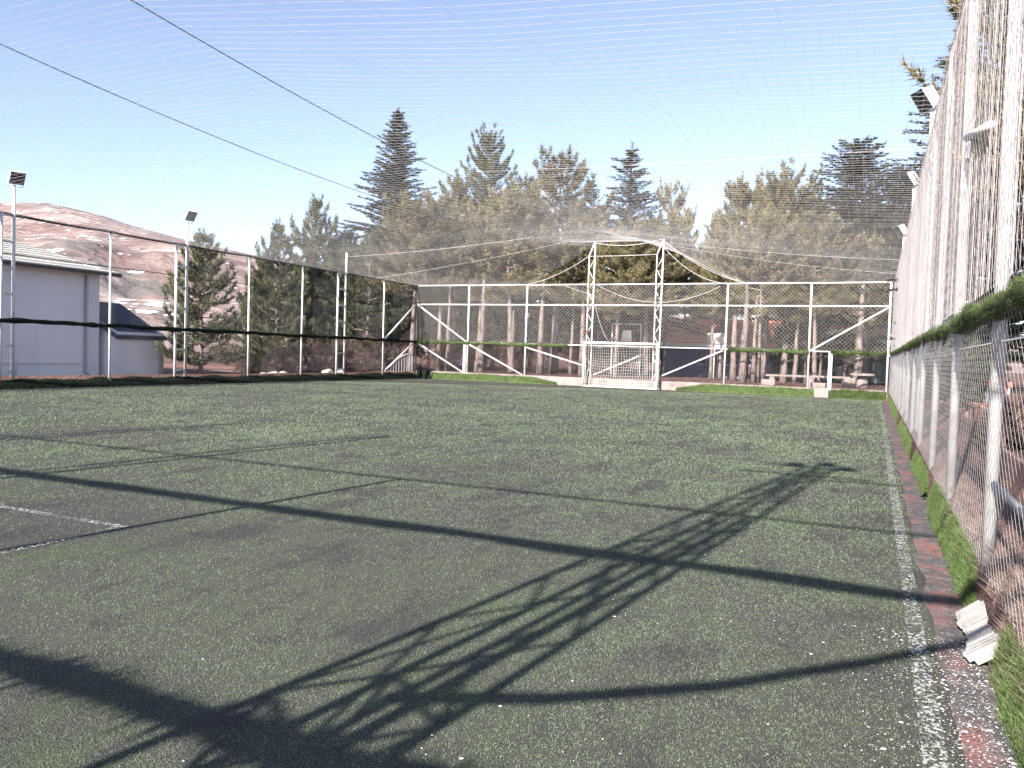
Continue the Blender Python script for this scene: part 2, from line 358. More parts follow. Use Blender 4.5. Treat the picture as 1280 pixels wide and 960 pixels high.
# earth bank under the right fence
mb = MB(); ys = np.linspace(YS, YB+.1, 160); XB = [.635, .66, .70, .76, .90, 1.1]; ZB = [-.02, .16, .34, .41, .43, .38]
for i, y in enumerate(ys):
    for xx, zz in zip(XB, ZB): mb.add([(xx+.02*jit(y, 4, 2), y, zz+.04*noise.noise(Vector((xx*6, y*2.2, 3)))*(zz > 0))], [])
    if i:
        for k in range(5): mb.f.append((6*i-6+k, 6*i-5+k, 6*i+1+k, 6*i+k))
tag(mb.build('bank', 'earth', smooth=True), kind='structure')
n = 30000; y = 1.2 + 9*rng.random(n)**1.5; x = .645 + .20*rng.random(n); z = np.interp(x, XB, ZB)
kp = (np.array([noise.noise(Vector((a*5, b*1.6, 6))) for a, b in zip(x, y)]) > -.2) & ((x > .68) | (y < 4.9))
tag(blades('dry_grass', np.stack([x, y, z], 1)[kp], .07, .004, 'straw', .9), 'short dry straw on the bank under the right fence', 'grass', kind='stuff')
# dry grass on the bank behind the right fence
n = 26000; y = 1.5 + 12*rng.random(n)**1.6; x = XR + .08 + .9*rng.random(n)**1.5
cl = np.array([noise.noise(Vector((a*2.5, b*1.4, 6))) for a, b in zip(x, y)]); kp = cl > -.12; x, y = x[kp], y[kp]
P = np.stack([x, y, np.full(len(x), .40)], 1)[(y < 5.6)]; P2 = np.stack([x, y, np.full(len(x), .40)], 1)[(y >= 5.6)]
tag(blades('dry_grass', P2, .12, .008, 'shrub', .8), 'dark brown dead growth behind the right fence foot', 'grass', kind='stuff')
tag(blades('dry_grass', P, .17, .006, 'straw', .55), 'dry straw coloured grass behind the right fence foot', 'grass', kind='stuff')
# needle and leaf litter outside
n = 26000; x = rng.uniform(-24, 6, n); y = YB + .3 + 22*rng.random(n)**1.5
P = np.stack([x, y, np.full(n, .40)], 1)
tag(blades('ground_litter', P, .07, .03, 'shrub', 1.2), 'brown needle and twig litter under the pines', 'litter', kind='stuff')

# ------------------------------------------------------------------ chain-link
def chain(o, u, length, z0, z1, cw, ch, r, mb=None):
    """straight crossing wires clipped to a rectangle; o base point (z ignored), u unit direction"""
    mb = mb or MB(); o = Vector(o); u = Vector(u); h = z1-z0; run = h*cw/ch; nrm = u.cross(Vector((0, 0, 1)))
    for s in (1, -1):
        q = -run if s > 0 else 0
        while q < length + (0 if s > 0 else run):
            a, za, b, zb = q, z0, q + s*run, z1
            lo, hi = 0., 1.
            d = b-a
            t0, t1 = (0-a)/d, (length-a)/d
            if t0 > t1: t0, t1 = t1, t0
            lo, hi = max(lo, t0), min(hi, t1)
            if hi-lo > .01:
                p = o + u*(a+d*lo); p.z = z0+h*lo; e = o + u*(a+d*hi); e.z = z0+h*hi
                off = nrm*(r*.8*s); dv = (e-p).normalized(); sd = dv.cross(nrm).normalized()
                ring = [sd*r, -sd*r*.5 + nrm*r*.87, -sd*r*.5 - nrm*r*.87]
                mb.add([p+off+k for k in ring] + [e+off+k for k in ring], [(0, 1, 4, 3), (1, 2, 5, 4), (2, 0, 3, 5)])
            q += cw
    return mb
def post(root, x, y, z0, z1, r=.045, m='white_metal', name='post', plate=True):
    mb = MB().tube([(x, y, z0), (x+random.uniform(-.02, .02), y+random.uniform(-.02, .02), z1)], r, 10)
    if plate: mb.tube([(x, y, z0), (x, y, z0+.02)], r*1.9, 10)
    return mb.build(name, m, root, True)
def bar(root, a, b, r, m='white_metal', name='rail', n=8): return MB().tube([a, b], r, n).build(name, m, root, True)
def roll(root, a, b, r, m, nb=0, name='turf_roll', seg=.25, droop=.05, fuzz=.05, bm='roll_blade'):
    a, b = Vector(a), Vector(b); n = int((b-a).length/seg); pts, rad = [], []
    for i in range(n+1):
        q = a.lerp(b, i/n); q.z += droop*noise.noise(q*1.3) ; q.x += .02*noise.noise(q*2+Vector((5, 0, 0))); pts.append(q); rad.append(r*(1+.55*noise.noise(q*1.9)+.35*noise.noise(q*6.1)))
    o = MB().tube(pts, r, 9, radii=rad).build(name, m, root, True)
    if nb:
        ms = MB()
        for k in range(int((b-a).length*4)):
            q = a.lerp(b, random.random()**1.5) + Vector((random.uniform(-r, r)*.6, random.uniform(-r, r)*.6, -r*.5)); L_ = random.uniform(.05, .22)
            dv = Vector((random.uniform(-.05, .05), random.uniform(-.06, .06), -L_)); wv = (b-a).normalized()*random.uniform(.006, .02)
            ms.add([q-wv, q+wv, q+dv*.6+wv*.8, q+dv*.6-wv*.6, q+dv], [(0, 1, 2, 3), (3, 2, 4)])
        tag(ms.build('shred', m, root), kind='stuff')
        t = rng.random(nb)**1.8*n; i = np.minimum(t.astype(int), n-1); f = (t-i)[:, None]; A = np.array([tuple(q) for q in pts]); rr = np.array(rad)
        C = A[i]*(1-f)+A[i+1]*f; d = unit(np.array(b-a)[None])[0]; e = np.cross(d, [0, 0, 1]); an = rng.uniform(0, 2*np.pi, nb)
        nv = np.cos(an)[:, None]*e + np.sin(an)[:, None]*np.array([0, 0, 1.]); P = C + nv*rr[i][:, None]*.95
        bl = blades('fringe', P, fuzz, fuzz*.2, bm, .6, nv*1.0 - np.array([0, 0, .8]), root); tag(bl, kind='stuff')
    return o

# ------------------------------------------------------------------ left fence
lf = thing('chain_link_fence', (XL, 20, 0), 'long left side fence with thin posts and a turf roll coloured as in shade at mid height', 'fence', 'fences round the pitch')
for y in (2.2, 5.6, 9.0, 12.6, 20.06, 26.98, 30.5, 37.44): post(lf, XL, y, .2, H, .04)
post(lf, XL, YB, .2, H, .05, 'dark_cord')
MB().tube(sum([sag((XL, YS + (YB-YS)*i/12, H+.02), (XL, YS + (YB-YS)*(i+1)/12, H+.02), .03, 4)[:-1] for i in range(12)], []) + [(XL, YB, H)], .045, 7).build('top_rope', 'dark_cord', lf, True)
MB().tube(sag((XL, YS, HM), (XL, YB, HM), .12, 24), .016, 6).build('cable', 'dark_cord', lf)
roll(lf, (XL+.05, YS, HR), (XL+.05, YB, HR), .075, 'roll_shaded', 0)  # shaded side of this roll is painted into its colour
chain((XL+.055, YS, 0), (0, 1, 0), YB-YS, KERB, H, .16, .14, .0022).build('wire_mesh', 'steel_cable', lf)
bar(lf, (XL, 40.7, HM-.05), (XL, 37.5, HR), .045, name='brace'); bar(lf, (XL, 40.7, HR-.03), (XL, 37.7, .45), .045, name='brace')

# ------------------------------------------------------------------ back fence
bf = thing('chain_link_fence', (-12, YB, 0), 'back fence behind the goal with white rails and diagonal corner braces', 'fence', 'fences round the pitch')
for x in (-21.36, -17.74, -6.84, -2.89): post(bf, x, YB, .2, H, .048)
post(bf, .55, YB, .2, H, .05)
for a, b in ((XL+.06, -21.36), (-21.36, -17.74), (-17.74, -13.8), (-13.8, -10.25), (-10.25, -6.84), (-6.84, -2.89), (-2.89, .55)):
    bar(bf, (a, YB, H), (b, YB, H+.01), .035); bar(bf, (a, YB-.03, HM), (b, YB-.03, HM), .038)
    bar(bf, (a, YB, HR+.04), (b, YB, HR+.04), .03)
roll(bf, (XL+.1, YB-.04, HR), (-15.2, YB-.04, HR), .075, 'roll', 5000, fuzz=.09, droop=.06)
roll(bf, (-6.7, YB-.04, HR), (-2.9, YB-.04, HR), .085, 'roll', 3000, fuzz=.09, droop=.06)
roll(bf, (-1.9, YB-.04, HR), (.5, YB-.04, HR), .07, 'roll', 1800, fuzz=.12, droop=.08)
for a, b in (((XL+.1, HM-.02), (-21.4, HR+.05)), ((-21.2, HR-.1), (-17.85, .45)), ((XL+.1, HR-.05), (-21.6, .45)), ((-17.7, HR-.15), (-13.9, 1.0)), ((-13.7, .62), (-11.1, 1.75)),
             ((-10.2, .62), (-6.95, HR-.05)), ((.5, HM-.05), (-2.85, HR+.05))):
    bar(bf, (a[0], YB-.06, a[1]), (b[0], YB-.06, b[1]), .042, 'white_metal' if a[0] < -18 or a[0] > -1 else 'rusty_white', 'brace')
MB().bbox((-21.62, YB-.04, .3), (-21.46, YB+.08, HR-.1)).build('stub_post', 'white_metal', bf)
MB().bbox((-2.00, YB-.11, .05), (-1.83, YB+.10, HR)).build('stub_post', 'white_metal', bf)
chain((XL+.05, YB-.075, 0), (1, 0, 0), XR-XL-.12, HR, H, .19, .19, .0032).build('wire_mesh', 'wire', bf)
chain((XL+.05, YB-.075, 0), (1, 0, 0), XR-XL-.12, KERB, HR-.05, .17, .17, .0022).build('wire_mesh', 'steel_cable', bf)

# ------------------------------------------------------------------ right fence
rf = thing('chain_link_fence', (XR, 20, 0), 'tall right side fence with white posts, veil of net and shaggy green turf roll', 'fence', 'fences round the pitch')
RY = [.3, 3.1, 5.93, 8.75, 11.44, 14.48, 17.4, 20.4, 23.3, 26.3, 29.3, 32.3, 35.3, 38.2]
for y in RY: post(rf, XR+.02, y, .3, H, .043, 'fence_paint', plate=False)
for i, y in enumerate(RY[:2]): bar(rf, (XR+.03, y, .87), (XR+.03, RY[i+1], .87), .022, 'fence_paint', name='rail')
bar(rf, (XR+.03, YS, H), (XR+.03, YB, H), .03, name='top_rail')
bar(rf, (XR+.03, YS, 1.78), (XR+.03, YB, 1.78), .008, 'wire', name='cable')
bar(rf, (XR-.02, 8.45, 3.71), (XR-.02, 6.64, 3.34), .035, name='brace')
roll(rf, (XR-.02, 1.0, 1.96), (XR-.02, YB, 2.14), .062, 'roll', 60000, fuzz=.028, droop=.05)
chain((XR-.055, YS, 0), (0, 1, 0), YB-YS, KERB-.05, HR, .125, .095, .0007).build('wire_mesh', 'thin_wire', rf)
chain((XR-.055, YS, 0), (0, 1, 0), YB-YS, HR, H, .16, .14, .0007).build('wire_mesh', 'thin_wire', rf)
mb = MB()
y = YS
while y < YB:
    q = Vector((XR-.02+.015*noise.noise(Vector((y*3, 0, 0))), y, 0)); j = .03*noise.noise(Vector((y*2.1, 4, 0)))
    p0, p1 = (q.x, y, HR-.02), (q.x, y+j, H)
    rr = .0021 if random.random() < .9 else .0045
    mb.tube([p0, p1], rr, 3, cap=False); y += .10 + random.uniform(-.02, .02)
z = HR + .12
while z < H: mb.tube([(XR-.02, YS, z), (XR-.02, YB, z)], .0012, 3, cap=False); z += .22
mb.build('hanging_net', 'side_net', rf)
MB().tube([(XR, y_, H+.03+.03*noise.noise(Vector((y_*3, 1, 1)))) for y_ in np.linspace(YS, YB, 120)], .022, 6).build('top_rope', 'dark_cord', rf, True)

# ------------------------------------------------------------------ floodlight masts
def floodlight(root, p, aim, s=.42, tilt=R_(35)):
    """box lamp with louvred face; aim: direction in the ground plane"""
    rz = math.atan2(aim[1], aim[0]) - math.pi/2
    m = Matrix.Translation(p) @ Matrix.Rotation(rz, 4, 'Z') @ Matrix.Rotation(-tilt, 4, 'X')
    def tf(mb): mb.v = [tuple(m @ Vector(q)) for q in mb.v]; return mb
    b = MB(); h = s/2
    V = [(-h*.75, -.14, -h*.7), (h*.75, -.14, -h*.7), (h*.75, -.14, h*.7), (-h*.75, -.14, h*.7), (-h, .10, -h), (h, .10, -h), (h, .10, h), (-h, .10, h)]
    b.add(V, [(3, 2, 1, 0), (0, 1, 5, 4), (1, 2, 6, 5), (2, 3, 7, 6), (3, 0, 4, 7)])
    bx = tf(b).build('floodlight', 'lamp_white', root)
    tf(MB().box((0, .085, 0), (s*.97, .012, s*.97))).build('lamp_glass', 'lamp_dark', bx)
    for k in range(5): tf(MB().box((0, .112, -h*.75+k*h*.375), (s*.9, .03, .012), 0, ('X', .5))).build('louvre', 'lamp_dark', bx)
    tf(MB().tube([(-h-.02, 0, 0), (-h-.02, 0, -h-.12), (h+.02, 0, -h-.12), (h+.02, 0, 0)], .014, 6)).build('bracket', 'lamp_white', bx)
def ladder_mast(x, y0, y1, ztop, label, aim, lamp=True, zl=H, nr=9, dz=.3):
    t = thing('floodlight_mast', (x, y1, .3), label, 'light mast', 'ladder masts with floodlights along the fences')
    MB().tube([(x, y0, dz), (x, y0, zl)], .052, 8).build('leg', 'white_metal', t, True)
    MB().tube([(x, y1, dz), (x, y1, ztop)], .052, 8).build('leg', 'white_metal', t, True)
    for k in range(nr):
        z = dz + .25 + (zl-.03-dz-.25)*k/(nr-1); MB().tube([(x, y0, z), (x, y1, z)], .034, 6).build('rung', 'white_metal', t, True)
    if lamp: floodlight(t, (x + (.12 if x < -10 else -.14), y1, ztop+.24), aim)
    return t
ladder_mast(XL, 16.14, 16.54, 6.4, 'white ladder mast with floodlight at the left edge, in front of the tiled house', (1, -.35), nr=7)
ladder_mast(XL, 22.98, 23.5, 6.4, 'white ladder mast with floodlight in front of the small lone pine', (1, -.15), nr=7)
ladder_mast(XL, 33.25, 33.9, 6.5, 'white ladder mast without a lamp near the left back corner', (1, 0), lamp=False, nr=7)
ladder_mast(XR+.10, 16.6, 17.17, 6.45, 'floodlight mast on the right fence, nearest and highest lamp in view', (-1, -.5), nr=7)
ladder_mast(XR+.10, 24.5, 25.05, 6.6, 'floodlight mast on the right fence, middle of the three lamps', (-1, -.5), nr=7)
ladder_mast(XR+.10, 32.8, 33.3, 6.45, 'floodlight mast on the right fence, farthest and lowest of the three lamps', (-1, -.5), nr=7)

# ------------------------------------------------------------------ net masts by the goals
def net_mast(x, y, d, label, vis=True):
    t = thing('net_mast', (x, y, 0), label, 'mast', 'lattice masts flanking the goals')
    hw = .15
    MB().tube([(x+hw, y, .15), (x+hw+.02, y, 7.75)], .045, 8).build('leg', 'white_metal', t, True)
    MB().tube([(x-hw, y+.02, .15), (x-hw, y+.02, 6.98), (x+hw, y, 7.72)], .04, 8).build('leg', 'rusty_white', t, True)
    n = 11
    for k in range(n):
        z0, z1 = .5+k*6.3/n, .5+(k+1)*6.3/n
        a, b = ((x-hw, z0), (x+hw, z1)) if k % 2 == 0 else ((x+hw, z0), (x-hw, z1))
        MB().tube([(a[0], y+.01, a[1]), (b[0], y+.01, b[1])], .018, 6).build('lacing_bar', 'rusty_white', t, True)
    return t
net_mast(-13.98, YB-.14, 1, 'lattice net mast rising beside the left goal post')
net_mast(-10.30, YB-.14, 1, 'lattice net mast rising beside the right goal post')
net_mast(-13.7, YS, 1, 'lattice mast behind the camera casting the far thin shadow at left'); net_mast(-10.1, YS, 1, 'lattice mast behind the camera casting the thin shadow nearest the pitch centre')

# ------------------------------------------------------------------ goal
gt = thing('football_goal', (-12.15, 40.3, 0), 'white football goal with sagging net at the far end of the pitch', 'goal')
gy, gx0, gx1, gh = 40.3, -14.08, -10.10, 2.33
for x in (gx0, gx1): MB().tube([(x, gy, 0), (x, gy, gh)], .06, 12).build('goal_post', 'goal_white', gt, True)
MB().tube([(gx0-.06, gy, gh), (gx1+.06, gy, gh)], .065, 12).build('crossbar', 'goal_white', gt, True)
for x in (gx0, gx1): MB().tube([(x, gy, gh-.05), (x, gy+.40, gh-.25), (x, gy+.45, .45)], .025, 8).build('stay', 'rusty_white', gt, True)
MB().tube([(gx0, gy, .03), (gx1, gy, .03)], .03, 8).build('ground_bar', 'goal_white', gt, True)
mb = MB(); nxn, nzn = 30, 15
def gnet(i, j):
    u, v_ = i/nxn, j/nzn
    x = gx0+.03+(gx1-gx0-.06)*u; z = .12+(gh-.22)*v_; yb = gy+.30*math.sin(math.pi*min(1, (1-v_)*.9+.1)) + .05*noise.noise(Vector((u*5, v_*4, 2)))
    z -= .22*math.sin(math.pi*u)*(1-v_)*.4 + .05*noise.noise(Vector((u*6, v_*5, 8))); x += .10*noise.noise(Vector((u*4, v_*3, 5)))
    return (x, yb, max(.06, z))
for i in range(nxn+1): mb.tube([gnet(i, j) for j in range(nzn+1)], .0042, 3, cap=False)
for j in range(nzn+1): mb.tube([gnet(i, j) for i in range(nxn+1)], .0042, 3, cap=False)
mb.build('net', 'goal_net', gt)

# ------------------------------------------------------------------ overhead net
on = thing('overhead_net', (-12, 20, 5.4), 'fine white net roof stretched over the whole pitch on two sagging cables', 'net')
C1, C2 = -13.8, -10.2
def zc(y): return 6.15 + 1.55*((y-20)/20.9)**2
def znet(x, y):
    t = (x-XL)/(C1-XL) if x < C1 else (XR-x)/(XR-C2) if x > C2 else 1.
    s = min(1, max(0, (abs(y-20)-11)/9.9)); s = s*s*(3-2*s)
    g = t*(1-s) + s*max(0, (t-.62)/.38)**1.25
    wav = .05*noise.noise(Vector((x*.35, y*.35, 2)))*min(1, 4*t)
    return H + (zc(y)-H)*g + wav - .30*math.sin(math.pi*min(1, t))*(1-s)*.35
mb = MB(); CELL = .21
x = XL + .1
while x < XR:
    j = random.uniform(-.03, .03); mb.tube([(x+j+.04*noise.noise(Vector((x, yy*.4, 7))), yy, znet(x, yy)) for yy in np.linspace(YS, YB, 40)], .0021, 3, cap=False); x += CELL
mb.build('net_cords', 'net', on)
mb = MB(); y = YS + .1
while y < YB:
    j = random.uniform(-.02, .02); mb.tube([(xx, y+j+.04*noise.noise(Vector((xx*.4, y, 3))), znet(xx, y)) for xx in np.linspace(XL, XR, 32)], .0027, 3, cap=False); y += CELL
mb.build('net_cords', 'net', on)
for cx in (C1, C2): MB().tube([(cx, y, zc(y)+.01) for y in np.linspace(YS, YB-.1, 40)], .009, 6).build('ridge_cable', 'steel_cable', on)
def rope(pts, r=.016, m='net'): MB().tube(pts, r, 5).build('edge_rope', m, on)
rope(sag((-14.1, YB-.1, 7.0), (-17.9, YB-.1, H), .25), .014); rope(sag((-13.8, YB-.1, 7.65), (-10.25, YB-.1, 7.75), .22), .018)
rope(sag((-10.2, YB-.1, 7.7), (-6.0, YB-.1, H+.02), .30), .015); rope(sag((-10.1, YB-.1, 7.3), (-6.9, YB-.1, H), .40), .013)
rope(sag((-14.1, YB-.1, 6.95), (-10.4, YB-.1, 6.98), .02), .016); rope(sag((-13.6, YB-.12, 5.4), (-7.2, YB-.12, 5.3), .85), .012)
rope(sag((-15.5, YB-.1, 5.4), (-13.9, YB-.1, 4.9), .02), .012); rope(sag((-13.7, YB-.12, 4.3), (-12.9, YB-.12, 2.45), .25), .010)
rope(sag((XL, 33.9, 6.3), (C1, 32, zc(32)), .1), .007); rope(sag((C2, 32, zc(32)), (XR, 32.3, H), .15), .0045)
rope(sag((C2, 18, zc(18)), (XR, 17.5, H+.4), .05), .0028)
rope(sag((C1, 36.5, zc(36.5)), (XL, 36.5, H), .1), .006); rope(sag((C2, 37, zc(37)), (XR, 37, H), .2), .0045)

# ------------------------------------------------------------------ south fence and light tower behind the camera (their shadows lie on the pitch)
sf = thing('chain_link_fence', (-8, YS, 0), 'near end fence whose rails shade the foreground turf', 'fence', 'fences round the pitch')
for x in (-24.5, -21.36, -17.74, -6.6, -2.4, XR-.05): post(sf, x, YS, 0, H, .045)
bar(sf, (XL, YS, H), (XR, YS, H), .03)
mb = MB(); pts = [(x, YS, 4.17 + .04*noise.noise(Vector((x*.8, 0, 0))) + (.22*((x+1)/1.7)**2 if x > -1 else 0)) for x in np.linspace(XL, XR, 90)]
mb.tube(pts, .075, 8, radii=[.075*(1+.35*noise.noise(Vector((q[0]*1.1, 3, 0)))) for q in pts]).build('bundled_net', 'dark_cord', sf, True)
MB().tube(sag((XL, YS, 4.45), (-1.5, YS, 4.2), .08, 20), .03, 6).build('rail', 'white_metal', sf)
roll(sf, (XL, YS, 2.25), (-1.2, YS, 2.10), .07, 'roll', 16000, fuzz=.075, droop=.03)
roll(sf, (-2.3, YS, 1.99), (-.6, YS, 1.90), .07, 'roll', 3000, fuzz=.05, droop=.04)
MB().tube([(-2.57, YS, 2.42), (-1.93, YS, 2.62), (-1.32, YS, 2.92), (-.75, YS, 3.32), (-.18, YS, 3.77), (XR-.08, YS, 4.38)], .042, 8).build('brace', 'white_metal', sf, True)

lt = thing('light_tower', (-2.6, YS-.1, 0), 'lattice light tower behind the camera casting the big ladder shadow', 'light tower')
TX, TY, TH = -2.62, YS-.15, 8.15
def leg_at(k, z):
    a = R_(4.5) + k*math.pi/2; w_ = .52 - .32*(z/TH); return Vector((TX+math.cos(a)*w_, TY+math.sin(a)*w_, z))
for k in range(4): MB().tube([leg_at(k, 0), leg_at(k, TH)], .034, 8).build('leg', 'white_metal', lt, True)
zs = np.linspace(.3, TH-.1, 12)
for i in range(len(zs)-1):
    for k in range(4):
        a, b = (k, (k+1) % 4)
        if i % 2: a, b = b, a
        MB().tube([leg_at(a, zs[i]), leg_at(b, zs[i+1])], .019, 6).build('lacing_bar', 'white_metal', lt)
        if i % 3 == 0: MB().tube([leg_at(a, zs[i]), leg_at(b, zs[i])], .018, 6).build('lacing_bar', 'white_metal', lt)
for z, x0, x1 in ((7.55, -.9, .9), (8.1, -.7, .6)): MB().tube([(TX+x0, TY, z), (TX+x1, TY, z)], .03, 6).build('crossarm', 'white_metal', lt)
for x, z in ((-.35, 8.15), (.05, 8.35), (.4, 8.1)): floodlight(lt, (TX+x, TY+.1, z), (0, 1), .27)
MB().tube([(TX+.1, TY, 7.35), (TX+1.3, TY, 7.42)], .035, 6).build('crossarm', 'white_metal', lt)

# ------------------------------------------------------------------ debris
def chips(name, n, fx, fy, s0, s1, m, label, z=.006):
    V = []
    for _ in range(n):
        x, y = fx(), fy(); s = random.uniform(s0, s1)*(1 if random.random() < .93 else 2.2); a = random.uniform(0, 6.28)
        hz = s*random.uniform(.15, .5); e = random.uniform(.4, 1)
        q = [Vector((x+math.cos(a+t)*s*(1 if i % 2 else e), y+math.sin(a+t)*s*(e if i % 2 else 1), z)) for i, t in enumerate((0, 1.4, 3.0, 4.6))]
        c = Vector((x+random.uniform(-.2, .2)*s, y, z+hz))
        for i in range(4): V.append([q[i], q[(i+1) % 4], c])
    V = np.array([[tuple(p) for p in t] for t in V])
    return tag(link(name, tri_mesh(name, V), m), label, 'debris', kind='stuff')
chips('white_chips', 2600, lambda: .62 - abs(random.gauss(0, .26)), lambda: 2.3+3.0*random.random()**1.2, .0015, .0060, 'chip', 'white chips and flakes strewn over the near margin', .010)
chips('white_chips', 300, lambda: random.uniform(-1.6, .6), lambda: 2.5+8*random.random()**1.4, .002, .0065, 'chip', 'sparse white specks on the turf by the touchline')
chips('white_chips', 90, lambda: random.uniform(-8, .3), lambda: 2.2+9*random.random()**1.3, .002, .007, 'chip', 'scattered white specks on the open turf')
# broken ribbed slab exposed on the kerb
def slab(name, c, sx, sy, seed, label, rz):
    t = thing(name, c, label, 'slab'); random.seed(seed)
    mt = Matrix.Translation(c) @ Matrix.Rotation(rz, 4, 'Z') @ Matrix.Rotation(R_(-38), 4, 'Y')
    n = 9; mb = MB()
    for k in range(n):
        y0 = -sy/2 + sy*k/n; y1 = y0 + sy/n*.86; a = -sx/2*random.uniform(.7, 1.05); b = sx/2*random.uniform(.65, 1.1)
        q = MB().bbox((a, y0, 0), (b, y1, .035+random.uniform(-.006, .006))); q.v = [tuple(mt @ Vector(p)) for p in q.v]; q.build('rib', 'slab', t)
    q = MB().bbox((-sx/2*.7, -sy/2, -.03), (sx/2*.7, sy/2, -.001)); q.v = [tuple(mt @ Vector(p)) for p in q.v]; q.build('base', 'slab', t)
slab('broken_slab', (.63, 5.50, .10), .22, .34, 3, 'white ribbed broken slab on the kerb, the farther piece by the grass strip', R_(4))
slab('broken_slab', (.64, 5.08, .10), .24, .44, 5, 'white ribbed broken slab on the kerb, the nearer and longer piece', R_(-5))
random.seed(21)

# ------------------------------------------------------------------ houses at left
def house(name, x0, x1, y0, y1, z0, ze, zr, wall, roofm, label, over=.7, course=.8, ribs=False):
    t = thing(name, ((x0+x1)/2, (y0+y1)/2, z0), label, 'house')
    mb = MB(); xm = (x0+x1)/2
    mb.bbox((x0, y0, z0), (x1, y1, ze))
    mb.add([(x0, y0+.01, ze), (x1, y0+.01, ze), (xm, y0+.01, zr-.15), (x0, y1-.01, ze), (x1, y1-.01, ze), (xm, y1-.01, zr-.15)], [(0, 1, 2), (5, 4, 3)])
    mb.build('wall', wall, t)
    rf_ = None
    for s, xe in ((1, x1+over*.8), (-1, x0-over*.8)):
        L_ = math.hypot(xe-xm, zr-ze+.2); n = int(L_/course); mb = MB(); a = math.atan2(zr-ze+.25, abs(xe-xm))
        if rf_ is None:
            m2 = MB()
            for s2, xq in ((1, x1+over*.8), (-1, x0-over*.8)):
                m2.add([(xm, y0-over, zr), (xm, y1+over, zr), (xq, y1+over, ze-.2), (xq, y0-over, ze-.2), (xm, y0-over, zr-.14), (xm, y1+over, zr-.14), (xq, y1+over, ze-.34), (xq, y0-over, ze-.34)],
                       [(0, 1, 2, 3), (7, 6, 5, 4), (0, 3, 7, 4), (1, 5, 6, 2), (2, 6, 7, 3)])
            rf_ = m2.build('roof', 'fascia' if not ribs else roofm, t)
        if not ribs:
            for k in range(n):
                f0, f1 = k/n, (k+1)/n
                p0 = Vector((xm+(xe-xm)*f0, 0, zr-(zr-ze+.2)*f0+.015)); p1 = Vector((xm+(xe-xm)*f1, 0, zr-(zr-ze+.2)*f1+.065))
                m2 = MB().add([(p0.x, y0-over, p0.z), (p0.x, y1+over, p0.z), (p1.x, y1+over, p1.z), (p1.x, y0-over, p1.z), (p1.x, y1+over, p1.z-.06), (p1.x, y0-over, p1.z-.06)], [(0, 1, 2, 3), (3, 2, 4, 5)])
                m2.build('tile_course', roofm, rf_)
    return t
h1 = house('tiled_house', -48.5, -32.0, 2, 25.3, -1.2, 4.85, 6.7, 'wall_lav', 'tile', 'large pale lavender house with weathered tile roof at the left edge')
MB().tube([(-31.92, 24.55, 4.5), (-31.92, 24.55, .2), (-31.80, 24.75, 0), (-31.80, 25.0, -.1)], .05, 8).build('downpipe', 'pipe', h1, True)
MB().bbox((-31.995, 2.1, .55), (-31.96, 24.4, .63)).build('plinth_band', 'wall_grey', h1)
MB().bbox((-31.997, 24.72, -1.1), (-31.975, 25.28, 4.5)).build('corner_pilaster', 'wall_grey', h1)
h2 = house('outbuilding', -37.5, -31.2, 25.6, 28.15, -1.2, 2.05, 3.5, 'wall_grey', 'slate', 'low grey outbuilding with dark roof between the house and the pine', over=.15, ribs=True)
MB().bbox((-31.19, 27.9, -1.1), (-31.10, 28.12, 1.75)).build('corner_pilaster', 'pipe', h2)

